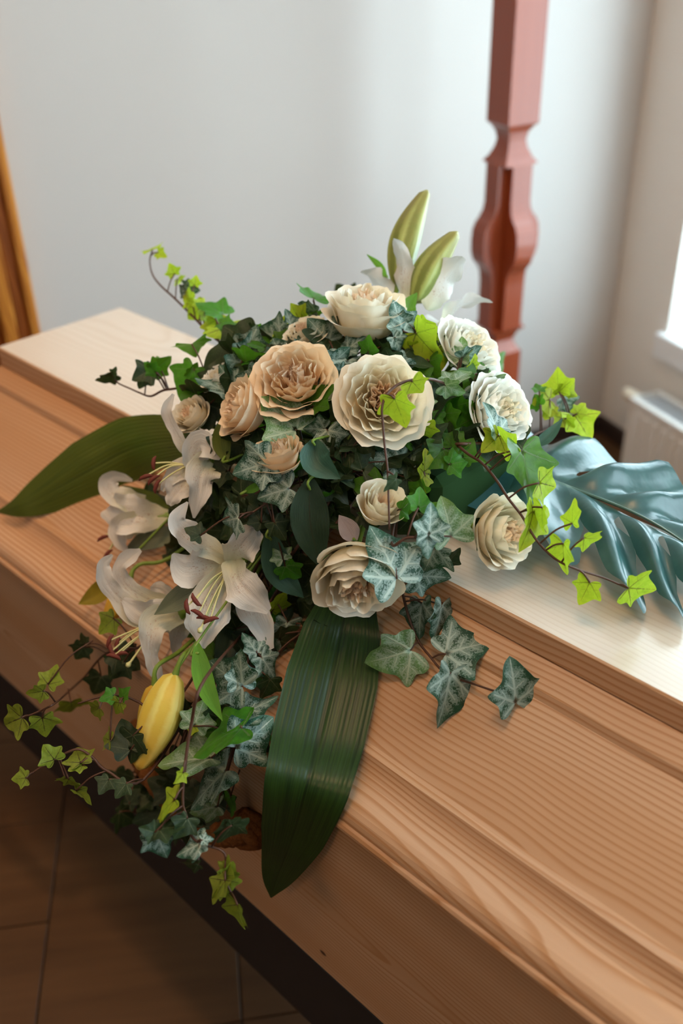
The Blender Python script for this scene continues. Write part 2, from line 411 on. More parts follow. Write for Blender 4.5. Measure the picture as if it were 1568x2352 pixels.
def monstera_mat():
    t = NT('blue_green_monstera'); u, v, _ = t.sep(t.coord('UV'))
    nz = t.noise(t.vec(u, v, 0), 9, 3, 0.6)
    col = t.mix(t.smooth(nz, 0.3, 0.7), (0.024, 0.085, 0.088), (0.038, 0.12, 0.12))
    mr = t.smooth(t.math('ABSOLUTE', v), 0.022, 0.004)
    col = t.mix(t.math('MULTIPLY', mr, 0.75), col, (0.10, 0.19, 0.15))
    nb = t.bump(nz, 0.25, 0.004)
    return t.done(t.thin(col, (0.05, 0.16, 0.08), 0.1, 0.30, nb, 0.7))
m_monstera = monstera_mat()
def petal_mat(name, edge, heart, tr, tfac=0.3, span=(0.15, 0.9), rough=0.55):
    t = NT(name); u, v, _ = t.sep(t.coord('UV'))
    nz = t.noise(t.vec(t.math('MULTIPLY', u, 5), t.math('MULTIPLY', v, 2), 0), 2.5, 3, 0.6)
    fine = t.noise(t.vec(t.math('MULTIPLY', u, 60), t.math('MULTIPLY', v, 3), 0), 1, 2, 0.5)
    f = t.smooth(t.math('ADD', v, t.math('MULTIPLY', t.math('SUBTRACT', nz, 0.5), 0.4)), *span)
    col = t.mix(f, heart, edge)
    return t.done(t.thin(col, tr, tfac, rough, t.bump(t.math('ADD', fine, nz), 0.15, 0.001), 0.25))
m_pet_out = petal_mat('cream_petal', (0.92, 0.87, 0.75), (0.88, 0.76, 0.48), (0.92, 0.80, 0.54), 0.2)
m_pet_mid = petal_mat('pale_yellow_petal', (0.93, 0.88, 0.74), (0.90, 0.77, 0.48), (0.93, 0.80, 0.52), 0.2)
m_pet_in = petal_mat('peach_petal', (0.93, 0.78, 0.60), (0.92, 0.58, 0.34), (0.94, 0.62, 0.38), 0.22)
m_pet_peach = petal_mat('peach_outer_petal', (0.92, 0.77, 0.57), (0.90, 0.62, 0.34), (0.92, 0.66, 0.38), 0.2)
m_pet_white = petal_mat('white_petal', (0.93, 0.92, 0.87), (0.90, 0.87, 0.68), (0.92, 0.89, 0.74), 0.2)
def tepal_mat():
    t = NT('white_lily_tepal'); u, v, _ = t.sep(t.coord('UV'))
    rn = t.n('ObjectInfo').outputs['Random']
    vv = t.vec(t.math('MULTIPLY_ADD', u, 9, t.math('MULTIPLY', rn, 20)), t.math('MULTIPLY', v, 16), 0)
    vo = t.n('TexVoronoi'); t.put(vo.inputs['Vector'], vv); vo.inputs['Scale'].default_value = 1.6
    spot = t.smooth(vo.outputs['Distance'], 0.34, 0.16)
    zone = t.math('MULTIPLY', t.smooth(t.math('ABSOLUTE', u), 0.65, 0.25), t.math('MULTIPLY', t.smooth(v, 0.12, 0.25), t.smooth(v, 0.72, 0.45)))
    pick = t.smooth(t.noise(vv, 0.9, 1), 0.40, 0.50)
    sp_ = t.math('MULTIPLY', t.math('MULTIPLY', spot, zone), t.math('MULTIPLY', pick, 0.8))
    col = t.mix(t.smooth(v, 0.0, 0.5), (0.80, 0.80, 0.56), (0.90, 0.88, 0.85))
    col = t.mix(sp_, col, (0.42, 0.14, 0.05))
    fine = t.noise(t.vec(t.math('MULTIPLY', u, 30), t.math('MULTIPLY', v, 2.5), 0), 1, 3, 0.6)
    return t.done(t.thin(col, (0.90, 0.84, 0.76), 0.2, 0.55, t.bump(fine, 0.7, 0.003), 0.25))
m_tepal = tepal_mat()
m_anther = simple('rust_brown_anther', (0.14, 0.022, 0.012), 0.7)
m_filament = simple('pale_green_filament', (0.62, 0.62, 0.30), 0.5)
m_stem_g = simple('green_stem', (0.16, 0.26, 0.03), 0.5)
m_stem_b = simple('brown_ivy_stem', (0.075, 0.028, 0.014), 0.55)
m_sepal = simple('green_sepal', (0.05, 0.12, 0.03), 0.5)
def bud_mat(name, c1, c2, c3):
    t = NT(name); u, v, _ = t.sep(t.coord('UV'))
    nz = t.noise(t.vec(t.math('MULTIPLY', u, 2), t.math('MULTIPLY', v, 3), 0), 3, 3, 0.6)
    st = t.math('SINE', t.math('ADD', t.math('MULTIPLY', u, 6.2832*6), t.math('MULTIPLY', nz, 2)))
    col = t.mix(t.smooth(st, -0.6, 0.9), c1, c2)
    col = t.mix(t.math('MULTIPLY', t.smooth(t.math('ADD', v, t.math('MULTIPLY', nz, 0.5)), 0.55, 1.2), 0.7), col, c3)
    return t.done(t.bsdf(col, 0.4, t.bump(t.math('MULTIPLY', st, 0.5), 0.3, 0.002), 0.4))
m_bud_g = bud_mat('green_lily_bud', (0.20, 0.24, 0.05), (0.38, 0.43, 0.12), (0.30, 0.25, 0.06))
m_bud_y = bud_mat('yellow_lily_bud', (0.66, 0.50, 0.07), (0.74, 0.68, 0.20), (0.70, 0.42, 0.06))
m_bud_o = bud_mat('amber_lily_bud', (0.55, 0.32, 0.025), (0.5, 0.36, 0.03), (0.45, 0.22, 0.02))
m_rope = None

# ================================================================== SETTING
# floor: brown wood-look tiles, each a piece of its own, over a grout bed
floor = struct(MB().box((A_L-0.2, B_F-0.2, -0.03), (A_R+0.2, B_B+0.15, -0.006), (EA, EB)).obj('floor', m_grout))
FA = math.radians(7.3)
fx, fy = np.array([math.cos(FA), math.sin(FA)]), np.array([-math.sin(FA), math.cos(FA)])
TW = 0.336; x_seam = float(np.array([-0.549, 1.133])@fx)
y_joint = float(np.array([-0.633, 1.116])@fy)
tile_meshes = {}
def tile(cx, cy, w, h):
    key = (round(w, 3), round(h, 3))
    if key not in tile_meshes:
        o = MB().box((-w/2+0.0015, -h/2+0.0015, -0.006), (w/2-0.0015, h/2-0.0015, 0), None, 0.0012).obj('tile', m_tile, floor)
        tile_meshes[key] = o.data
    else: o = link('tile', tile_meshes[key], None, floor)
    p = fx*cx+fy*cy; o.location = (p[0], p[1], 0); o.rotation_euler = (0, 0, FA)
n_big = 0
for i in range(-5, 6):
    x0 = x_seam-TW+i*TW
    hh = 0.238 if i % 2 == 0 else 0.714
    yo = y_joint if i % 2 == 0 else float(np.array([-0.198, 0.93])@fy)
    j0 = int(math.floor((-0.5-yo)/hh)); j1 = int(math.ceil((2.6-yo)/hh))
    for j in range(j0, j1): tile(x0+TW/2, yo+(j+0.5)*hh, TW, hh)
# the rest of the floor beyond, larger slabs
rest = MB()
def slab(ax0, ax1, ay0, ay1):
    poly = [(float(np.array([*(fx*x+fy*y), 0])@EA), float(np.array([*(fx*x+fy*y), 0])@EB)) for x, y in ((ax0, ay0), (ax1, ay0), (ax1, ay1), (ax0, ay1))]
    for ax, lim, sg in ((0, A_L, 1), (0, A_R+0.2, -1), (1, B_F, 1), (1, B_B+0.1, -1)):      # keep it inside the room
        out = []
        for p, q in zip(poly, poly[1:]+poly[:1]):
            dp, dq = sg*(p[ax]-lim), sg*(q[ax]-lim)
            if dp >= 0: out.append(p)
            if dp*dq < 0: k = dp/(dp-dq); out.append((p[0]+(q[0]-p[0])*k, p[1]+(q[1]-p[1])*k))
        poly = out
        if not poly: return
    rest.add([EA*a+EB*b+np.array([0, 0, -0.0006]) for a, b in poly], [tuple(range(len(poly)))])
slab(-9, x_seam-6*TW, -9, 9); slab(x_seam+5*TW, 9, -9, 9); slab(x_seam-6*TW, x_seam+5*TW, -9, -0.75); slab(x_seam-6*TW, x_seam+5*TW, 3.3, 9)
o = rest.obj('floor_margin', m_tile, floor); o['kind'] = 'structure'

RB = (EA, EB)
def rbox(mb, lo, hi, bev=0.0): return mb.box(lo, hi, RB, bev)
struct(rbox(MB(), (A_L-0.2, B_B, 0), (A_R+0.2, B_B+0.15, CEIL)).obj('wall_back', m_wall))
struct(rbox(MB(), (A_L-0.2, B_F, 0), (A_L, B_B, CEIL)).obj('wall_left', m_wall))
struct(rbox(MB(), (A_L-0.2, B_F-0.2, 0), (A_R+0.2, B_F, CEIL)).obj('wall_front', m_wall))
struct(rbox(MB(), (A_L-0.2, B_F-0.2, CEIL), (A_R+0.3, B_B+0.15, CEIL+0.15)).obj('ceiling', m_wall_bounce))
wr = MB(); AW = A_R+0.24
bs = [B_F] + [q for w_ in sorted(WINDOWS) for q in w_] + [B_B]
for k in range(0, len(bs), 2): rbox(wr, (A_R, bs[k], 0), (AW, bs[k+1], CEIL))
for (b0, b1) in WINDOWS:
    rbox(wr, (A_R, b0, 0), (AW, b1, WIN_Z0-0.075)); rbox(wr, (A_R, b0, WIN_Z1), (AW, b1, CEIL))
struct(wr.obj('wall_right', m_wall_bounce))
struct(rbox(MB(), (A_R-0.015, B_F, 0), (A_R, B_B, 0.06), 0.003).obj('baseboard_right', m_skirt))
struct(rbox(MB(), (A_L, B_B-0.015, 0), (A_R-0.015, B_B, 0.06), 0.003).obj('baseboard_back', m_skirt))
for i, (b0, b1) in enumerate(WINDOWS):
    w_ = empty('window_%d' % (i+1), room(A_R, (b0+b1)/2, WIN_Z0)); struct(w_)
    def wpart(name, boxes, mat):
        mb = MB()
        for lo, hi in boxes: rbox(mb, lo, hi, 0.004)
        o = mb.obj(name, mat, w_); o.matrix_parent_inverse = Matrix.Translation(w_.location).inverted(); return o
    g0, g1 = A_R+0.10, A_R+0.16
    wpart('window_frame', [((g0, b0, WIN_Z0), (g1, b0+0.05, WIN_Z1)), ((g0, b1-0.05, WIN_Z0), (g1, b1, WIN_Z1)),
                           ((g0, b0+0.05, WIN_Z0), (g1, b1-0.05, WIN_Z0+0.06)), ((g0, b0+0.05, WIN_Z1-0.05), (g1, b1-0.05, WIN_Z1))], m_frame)
    bm_ = (b0+b1)/2
    wpart('mullion', [((g0, bm_-0.035, WIN_Z0+0.06), (g1, bm_+0.035, WIN_Z1-0.05))], m_frame)
    wpart('pane', [((g0+0.025, b0+0.04, WIN_Z0+0.05), (g0+0.035, bm_-0.03, WIN_Z1-0.04))], m_glass)
    wpart('pane', [((g0+0.025, bm_+0.03, WIN_Z0+0.05), (g0+0.035, b1-0.04, WIN_Z1-0.04))], m_glass)
    wpart('window_sill', [((A_R-0.03, b0-0.02, WIN_Z0-0.075), (g0, b1+0.02, WIN_Z0-0.001))], m_frame)
# ceiling lamps (beyond the picture): a warm spot, and glass drums for warm fill
for k, (a, b, pw) in enumerate(LAMPS):
    p = room(a, b, CEIL-0.05)
    l = bpy.data.lights.new('ceiling_spot_light', 'SPOT'); l.spot_size = math.radians(52); l.spot_blend = 0.8; l.shadow_soft_size = 0.05; l.energy = pw; l.color = (1.0, 0.58, 0.26)
    lo = bpy.data.objects.new('ceiling_spot_light', l); COL.objects.link(lo); lo.location = tuple(p)

def lamp_mat():
    t = NT('opal_lamp_glass'); em = t.n('Emission'); em.inputs[0].default_value = (1.0, 0.60, 0.30, 1); em.inputs[1].default_value = 15.0
    return t.done(em.outputs[0])
m_lamp = lamp_mat()
for (la, lb) in ((0.05, 0.30), (-1.7, -0.7)):  # unseen lamps; the second is added as warm fill for the casket panel
    lamp = struct(empty('warm_fill_lamp', room(la, lb, CEIL-0.12)))
    mb = MB(); nn = 32
    ring = [(0.0, 0.0), (0.22, 0.0), (0.25, 0.02), (0.25, 0.10)]
    vv = [(r*math.cos(2*math.pi*k/nn), r*math.sin(2*math.pi*k/nn), z) for r, z in ring for k in range(nn)]
    ff = [(j*nn+(k+1) % nn, j*nn+k, (j+1)*nn+k, (j+1)*nn+(k+1) % nn) for j in range(3) for k in range(nn)]
    mb.add(vv, ff); mb.obj('lamp_shade', m_lamp, lamp, True)
    mb = MB(); mb.tube([(0, 0, 0.10), (0, 0, 0.12)], 0.255, 32); mb.obj('ceiling_plate', m_white, lamp)

# door with moulded orange frame, on the back wall
d_hinge = at(88, 746, 1.0)
def wall_hit(x, y, b=B_B):
    d = ray(x, y); t = b/(d@EB); return CAM+d*t
e0 = wall_hit(91, 746, B_B-0.04); a_edge = float(e0@EA)
door = struct(empty('door_1', room(a_edge-0.5, B_B, 0)))
def dpart(name, boxes, mat, bev=0.004):
    mb = MB()
    for lo, hi in boxes: rbox(mb, lo, hi, bev)
    o = mb.obj(name, mat, door); o.matrix_parent_inverse = Matrix.Translation(door.location).inverted(); return o
for nm, (x0, x1, dp) in dict(outer_moulding=(0, 0.022, 0.04), middle_moulding=(0.022, 0.052, 0.022), inner_moulding=(0.052, 0.085, 0.034)).items():
    dpart(nm, [((a_edge-x1, B_B-dp, 0), (a_edge-x0, B_B-0.0005, 2.12-x0)), ((a_edge-1.0+x0, B_B-dp, 0), (a_edge-1.0+x1, B_B-0.0005, 2.12-x0)),
               ((a_edge-1.0+x1, B_B-dp, 2.12-x1), (a_edge-x1, B_B-0.0005, 2.12-x0))], m_door if nm != 'middle_moulding' else m_door_d)
dpart('door_leaf', [((a_edge-0.915, B_B-0.012, 0.005), (a_edge-0.085, B_B-0.001, 2.03))], m_door_d)
dpart('door_panel', [((a_edge-0.80, B_B-0.02, 0.25), (a_edge-0.2, B_B-0.012, 0.95)), ((a_edge-0.80, B_B-0.02, 1.1), (a_edge-0.2, B_B-0.012, 1.9))], m_door_d)
dpart('door_handle', [((a_edge-0.88, B_B-0.06, 1.02), (a_edge-0.76, B_B-0.045, 1.04)), ((a_edge-0.88, B_B-0.06, 1.02), (a_edge-0.865, B_B-0.01, 1.04))], m_grille)

# radiator under the window
rad_top = 0.66
def rwall(x, y, a):
    d = ray(x, y); t = a/(d@EA); return CAM+d*t
pr = rwall(1447, 912, A_R-0.15); rb1 = float(pr@EB); rad_top = float(pr[2])
rad = tag(empty('radiator', room(A_R-0.10, rb1-0.5, 0)), 'white ribbed panel radiator on the wall below the window', 'radiator')
def rpart(name, mb, mat):
    o = mb.obj(name, mat, rad); o.matrix_parent_inverse = Matrix.Translation(rad.location).inverted(); return o
RL = 1.1; zb = 0.045
a0, a1 = A_R-0.15, A_R-0.04
mb = MB(); rbox(mb, (a0+0.006, rb1-RL, zb), (a0+0.014, rb1, rad_top-0.01))
rpart('front_panel', mb, m_white)
for k in range(28):
    b = rb1-0.03-k*0.0385
    mb = MB(); rbox(mb, (a0, b-0.024, zb+0.02), (a0+0.008, b, rad_top-0.035), 0.0035); rpart('rib', mb, m_white)
mb = MB(); rbox(mb, (a1-0.014, rb1-RL, zb), (a1-0.006, rb1, rad_top-0.01)); rpart('back_panel', mb, m_white)
for nm, b in (('side_cover', rb1), ('side_cover', rb1-RL+0.004)):
    mb = MB(); rbox(mb, (a0, b-0.004, zb+0.02), (a1, b, rad_top), 0.001); rpart(nm, mb, m_white)
mb = MB(); rbox(mb, (a0, rb1-RL, rad_top-0.02), (a0+0.022, rb1-0.004, rad_top), 0.002); rbox(mb, (a1-0.018, rb1-RL, rad_top-0.02), (a1, rb1-0.004, rad_top), 0.002)
rpart('top_edge', mb, m_white)
for k in range(60):
    b = rb1-0.03-k*0.0175
    mb = MB(); rbox(mb, (a0+0.022, b-0.008, rad_top-0.006), (a1-0.018, b, rad_top-0.002)); rpart('grille_bar', mb, m_grille)
mb = MB(); rbox(mb, (a0+0.02, rb1-RL+0.01, zb+0.05), (a1-0.02, rb1-0.01, rad_top-0.06)); rpart('convector_core', mb, m_slot)
mb = MB(); c0 = room(a0+0.05, rb1+0.005, rad_top-0.03)
mb.tube([c0, c0+EB*0.02, c0+EB*0.022, c0+EB*0.075, c0+EB*0.082], [0.011, 0.011, 0.021, 0.019, 0.010], 16); rpart('valve_knob', mb, m_knob).data.polygons.foreach_set('use_smooth', [True]*len(mb.f))
for b_ in (rb1-0.1, rb1-RL+0.1):
    mb = MB(); mb.tube([room(a1-0.01, b_, 0.18), room(A_R-0.0005, b_, 0.18)], 0.012, 8); rpart('wall_bracket', mb, m_grille)
mb = MB(); mb.tube([c0-np.array([0, 0, 0.01])+EB*0.012, c0*np.array([1, 1, 0])+EB*0.012+np.array([0, 0, 0.001])], 0.008, 8); rpart('supply_pipe', mb, m_white)

# ================================================================== STANDING CROSS
pb = ray(1158, 560); tX = 2.07/(pb@EB); PX = CAM+pb*tX
PX[2] = 0
hd = math.hypot(PX[0], PX[1])
def zrow(y, x=1158):
    d = ray(x, y); return 1.57 + d[2]/math.hypot(d[0], d[1])*hd
tmid = tX
kpx = tmid/FPX
half = 109*kpx*1.03/1.40/2
view_ang = math.atan2(PX[1], PX[0])
cross_yaw = view_ang + math.radians(37.6) - math.pi/2 + math.radians(45) - math.radians(45)
cross = tag(empty('standing_cross', PX, cross_yaw), 'tall red-brown wooden cross pole with carved knop, standing behind casket by back wall', 'cross')
zs = [(0, 1), ] 
def shaft():
    # plus-shaped section with arm reach R and arm half width W, as rows along z
    rows = []
    y2 = lambda y: zrow(y)
    h = half
    W0 = 0.60*h
    key = [(-1, h, h), (y2(812), h, h), (y2(800), h, h), (y2(790), 0.78*h, 0.78*h), (y2(775), 0.62*h, 0.62*h), (y2(757), 0.78*h, 0.78*h), (y2(746), 1.10*h, 1.06*h), (y2(744), 1.13*h, W0),
           (y2(640), 1.16*h, W0), (y2(618), 1.24*h, W0), (y2(604), 1.44*h, W0), (y2(590), 1.75*h, W0), (y2(572), 1.90*h, W0), (y2(545), 1.93*h, W0), (y2(518), 1.86*h, W0), (y2(502), 1.66*h, W0), (y2(492), 1.42*h, W0), (y2(478), 1.22*h, W0), (y2(460), 1.14*h, W0),
           (y2(372), 1.13*h, W0), (y2(370), 1.10*h, 1.06*h), (y2(356), 0.84*h, 0.84*h), (y2(336), 0.64*h, 0.64*h), (y2(318), 0.56*h, 0.56*h), (y2(300), 0.64*h, 0.64*h), (y2(287), 0.82*h, 0.82*h), (y2(279), h, h), (y2(274), h, h), (2.5, h, h)]
    key[0] = (0.03, h, h)
    v, f = [], []
    for z, R, W in key:
        W = min(W, R)
        for (x, y) in ((R, -W), (R, W), (W, W), (W, R), (-W, R), (-W, W), (-R, W), (-R, -W), (-W, -W), (-W, -R), (W, -R), (W, -W)):
            v.append((x, y, z))
    n = 12
    for i in range(len(key)-1):
        for k in range(n): f.append((i*n+k, i*n+(k+1) % n, (i+1)*n+(k+1) % n, (i+1)*n+k))
    f.append(tuple(range(n))[::-1]); f.append(tuple((len(key)-1)*n+k for k in range(n)))
    return v, f
v, f = shaft(); mesh_obj('shaft', v, f, m_cross, cross, False)
MB().box((-0.42, -half, 2.14), (0.42, half, 2.14+2*half), None, 0.004).obj('crossbar', m_cross, cross)
MB().box((-0.16, -0.16, 0.0), (0.16, 0.16, 0.035), None, 0.006).obj('foot_plate', m_cross, cross)

# ================================================================== CASKET AND BIER
L0, L1 = -0.55, 1.468            # ends of the lid top
CAS = empty('casket', (0, 0, 0), YAW)
tag(CAS, 'pale pine wooden casket with moulded lid and brown rope handles on black bier', 'casket')
Z = lambda h: 1.57-h
def mirror(prof): return [(2*S_MID-s, h) for s, h in prof]
def extrude(prof, l0, l1, taper=None, closed=True):
    """profile in (s,h) swept along l; taper(s,h) gives the extra length at each end (mitred hips)"""
    v, f = [], []
    n = len(prof)
    for e, sg in ((l0, -1), (l1, 1)):
        for s, h in prof:
            ex = taper(s, h) if taper else 0
            v.append((s, e+sg*ex, Z(h)))
    m = n if closed else n-1
    for k in range(m): f.append((k, (k+1) % n, n+(k+1) % n, n+k))
    if closed: f.append(tuple(range(n))[::-1]); f.append(tuple(range(n, 2*n)))
    return v, f
def cpart(name, vf, mat, smooth=False):
    o = mesh_obj(name, vf[0], vf[1], mat, CAS, smooth); return o
# top plate
mbp = MB().box((0.669, L0, Z(0.653)), (2*S_MID-0.669, L1, Z(0.62)), None, 0.0022)
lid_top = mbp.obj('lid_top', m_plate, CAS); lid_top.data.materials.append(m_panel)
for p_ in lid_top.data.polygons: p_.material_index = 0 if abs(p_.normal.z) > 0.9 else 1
P = PROFILE
def hip(s, h): return max(0.0, 0.669-s) if s < S_MID else max(0.0, s-(2*S_MID-0.669))
def thick(prof, dh=0.018): return prof + [(s+0.014, h+dh) for s, h in reversed(prof)]
ledge = [(0.70, 0.6495)] + [P[1+0]] + [P[2]] + [P[3]]
ledge = [(0.70, 0.6535), (0.669, 0.6532), (0.6460, 0.6680), (0.6444, 0.6696), (0.6414, 0.6797)]
panel = [P[3], (0.61, 0.7001), (0.575, 0.7228), P[4]]
mould = [P[4], (0.531, 0.7500), (0.5265, 0.7501), (0.5243, 0.7506), (0.5228, 0.7535), (0.5210, 0.757), (0.518, 0.7612), (0.5135, 0.7652), (0.507, 0.7690), (0.499, 0.7715), (0.490, 0.7735), (0.4835, 0.7752), (0.4785, 0.7775), (0.4745, 0.7808), (0.4718, 0.7850), (0.4704, 0.789), (0.470, 0.7926)]
def bow(prof, k):   # lid panels carry a slight convex bow
    return prof
for flip in (False, True):
    for nm, pr_, mt in (('lid_ledge', ledge, m_panel), ('lid_side_panel', panel, m_panel), ('lid_moulding', mould, m_mould)):
        p_ = thick(pr_)
        if flip: p_ = mirror(p_)[::-1]
        cpart(nm, extrude(p_, L0, L1, hip), mt)
# lid ends: the same profile swept across
def end_part(name, prof, sg, mat):
    p_ = thick(prof); v, f = [], []; n = len(p_)
    for side in (0, 1):
        for s, h in p_:
            off = 0.669-s
            l = (L1+off) if sg > 0 else (L0-off)
            sx = s if side == 0 else 2*S_MID-s
            v.append((sx, l, Z(h)))
    for k in range(n): f.append((k, (k+1) % n, n+(k+1) % n, n+k))
    f.append(tuple(range(n))[::-1]); f.append(tuple(range(n, 2*n)))
    mesh_obj(name, v, f, mat, CAS, False)
for sg in (1, -1):
    for nm, pr_ in (('lid_ledge', ledge), ('lid_end_panel', panel), ('lid_moulding', mould)): end_part(nm, pr_, sg, m_panel)
# body: four boards leaning in slightly to the foot, with a bead along the top
B0, B1, HB0, HB1 = 0.4685, 0.4750, 0.7935, 1.0957
def ring_box(s_top, s_bot, h0, h1, th, name, mat):
    lt, lb = L1+0.669-s_top, L1+0.669-s_bot
    lt0, lb0 = L0-(0.669-s_top), L0-(0.669-s_bot)
    for flip in (False, True):
        prof = [(s_top, h0), (s_bot, h1), (s_bot+th, h1), (s_top+th, h0)]
        if flip: prof = [(2*S_MID-s, h) for s, h in prof][::-1]
        v = []
        for e in (0, 1):
            for s, h in prof:
                k = (h-h0)/(h1-h0); v.append((s, (lt0, lt)[e]*(1-k)+(lb0, lb)[e]*k, Z(h)))
        f = [(0, 1, 5, 4), (1, 2, 6, 5), (2, 3, 7, 6), (3, 0, 4, 7), (3, 2, 1, 0), (4, 5, 6, 7)]
        mesh_obj(name[0], v, f, mat, CAS, False)
    for sg in (0, 1):
        v = []
        for k, h in ((0, h0), (1, h1)):
            s = s_top*(1-k)+s_bot*k; l = ((lt0, lt)[sg])*(1-k)+((lb0, lb)[sg])*k
            d = -th if sg else th
            v += [(s+th, l, Z(h)), (2*S_MID-s-th, l, Z(h)), (2*S_MID-s-th, l+d, Z(h)), (s+th, l+d, Z(h))]
        f = [(0, 1, 2, 3), (7, 6, 5, 4), (0, 4, 5, 1), (1, 5, 6, 2), (2, 6, 7, 3), (3, 7, 4, 0)]
        mesh_obj(name[1], v, f, mat, CAS, False)
ring_box(B0+0.004, B1, HB0+0.012, HB1, 0.02, ('body_side', 'body_end'), m_body)
bead = [(0.4700, 0.7932), (0.4668, 0.7945), (0.4650, 0.7975), (0.4650, 0.8010), (0.4668, 0.8045), (0.4725, 0.8075), (0.49, 0.8075), (0.49, 0.7932)]
for flip in (False, True):
    p_ = mirror(bead)[::-1] if flip else bead
    cpart('body_bead', extrude(p_, L0-0.1, L1+0.1, lambda s, h: hip(s, h)-0.1), m_mould)
floorb = MB().box((B1+0.02, L0-0.17, Z(HB1)+0.001), (2*S_MID-B1-0.02, L1+0.17, Z(HB1)+0.02)).obj('body_bottom', m_body, CAS)
# rope handles
def rope_mat():
    t = NT('brown_coir_rope'); nz = t.noise(t.coord(), 220, 3, 0.7)
    c = t.mix(nz, (0.07, 0.022, 0.006), (0.26, 0.095, 0.025))
    return t.done(t.bsdf(c, 0.85, t.bump(nz, 0.8, 0.003), 0.15))
m_rope = rope_mat()
def rope_handle(l):
    hb = 0.915; sf = B0+0.004+0.0025
    root = [np.array([sf-0.012, l+0.105, Z(hb)]), np.array([sf-0.028, l+0.095, Z(hb)-0.004]), np.array([sf-0.034, l+0.06, Z(hb)-0.026]), np.array([sf-0.036, l, Z(hb)-0.034]),
            np.array([sf-0.034, l-0.06, Z(hb)-0.026]), np.array([sf-0.028, l-0.095, Z(hb)-0.004]), np.array([sf-0.012, l-0.105, Z(hb)])]
    path = spline(root, 10); h = empty('rope_handle'); h.parent = CAS
    m = MB()
    for st in range(3):
        pts = []
        for i, p in enumerate(path):
            tn = path[min(i+1, len(path)-1)]-path[max(i-1, 0)]; tn = tn/np.linalg.norm(tn)
            a = np.cross(tn, [1.0, 0, 0.2]); a /= np.linalg.norm(a); b = np.cross(tn, a)
            ph = i*0.75+st*2.094
            pts.append(p+0.0075*(math.cos(ph)*a+math.sin(ph)*b))
        m.tube(pts, 0.0085, 7)
    m.obj('rope', m_rope, h, True)
    for e in (1, -1):
        k = MB(); c = np.array([sf-0.016, l+e*0.105, Z(hb)])
        for j in range(3):
            ring = [c+np.array([0.006*math.sin(q*2+j), 0.017*math.cos(q), 0.019*math.sin(q)])+np.array([0.006*(j-1), 0, 0]) for q in np.linspace(0, 6.283, 15)]
            k.tube(ring, 0.0085, 7, False)
        k.tube([np.array([sf+0.003, l+e*0.105, Z(hb)]), np.array([sf-0.02, l+e*0.105, Z(hb)])], 0.014, 10)
        k.obj('knot', m_rope, h, True)
for l in (0.735, 0.10, 1.38): rope_handle(l)
# black bier
BIER = tag(empty('bier', (0, 0, 0), YAW), 'low black lacquered bier carrying the pine casket above the brown tiles', 'bier')
MB().box((B1+0.03, L0-0.12, Z(HB1)-0.018), (2*S_MID-B1-0.03, L1+0.12, Z(HB1)), None, 0.002).obj('deck', m_dark, BIER)
MB().box((B1+0.008, L0-0.15, Z(1.272)), (2*S_MID-B1-0.008, L1+0.15, Z(HB1)-0.018), None, 0.004).obj('apron', m_black, BIER)
for s in (0.66, 0.92):
    for l in (L0+0.1, L1-0.1):
        MB().box((s-0.04, l-0.04, 0.0), (s+0.04, l+0.04, Z(1.272)), None, 0.004).obj('leg', m_dark, BIER)

# ================================================================== FLOWERS
def cdir(r, u, t):
    v = RT*r + UP*u - FWD*t; return v/np.linalg.norm(v)
def mat4(loc, x, y, z, s=1.0):
    return Matrix(((x[0]*s, y[0]*s, z[0]*s, loc[0]), (x[1]*s, y[1]*s, z[1]*s, loc[1]), (x[2]*s, y[2]*s, z[2]*s, loc[2]), (0, 0, 0, 1)))
def frame_z(z, spin=0.0):
    z = z/np.linalg.norm(z); a = np.array([0, 0, 1.0]) if abs(z[2]) < 0.9 else np.array([1.0, 0, 0])
    x = np.cross(a, z); x /= np.linalg.norm(x); y = np.cross(z, x)
    return x*math.cos(spin)+y*math.sin(spin), -x*math.sin(spin)+y*math.cos(spin), z
def world_child(mb, name, mat, root, M, smooth=True):
    o = mb.obj(name, mat, root, smooth); o.matrix_parent_inverse = M.inverted(); return o
def grid(nu, nv, fn):
    v, f, uv = [], [], []
    for j in range(nv+1):
        for i in range(nu+1):
            u, w = -1+2*i/nu, j/nv
            v.append(fn(u, w)); uv.append((u, w))
    for j in range(nv):
        for i in range(nu):
            a = j*(nu+1)+i; f.append((a, a+1, a+nu+2, a+nu+1))
    return v, f, uv
def grid_mesh(name, nu, nv, fn, mat):
    v, f, uv = grid(nu, nv, fn)
    o = mesh_obj(name, v, f, mat, None, True, uv); me = o.data; bpy.data.objects.remove(o); return me

foam = MB().box((-0.085, -0.19, 0.0), (0.085, 0.19, 0.085), None, 0.01).obj('floral_foam', m_foam)
fp = DS*0.79+DL*0.76; foam.location = (fp[0], fp[1], H_TOP+0.0005); foam.rotation_euler = (0, 0, YAW)
tag(foam, 'green floral foam block on the casket lid under the flowers', 'foam')
def to_px(p):
    d = np.array(p)-CAM; t = d@FWD; return 784+FPX*(d@RT)/t, 1176-FPX*(d@UP)/t
def foam_pt(p):
    """a point inside the foam block on the way to p"""
    d = np.array(p)-FOAM; s, l = d@DS, d@DL
    return FOAM + DS*max(-0.05, min(0.05, s*0.3)) + DL*max(-0.15, min(0.15, l*0.5)) + np.array([0, 0, 0.01])

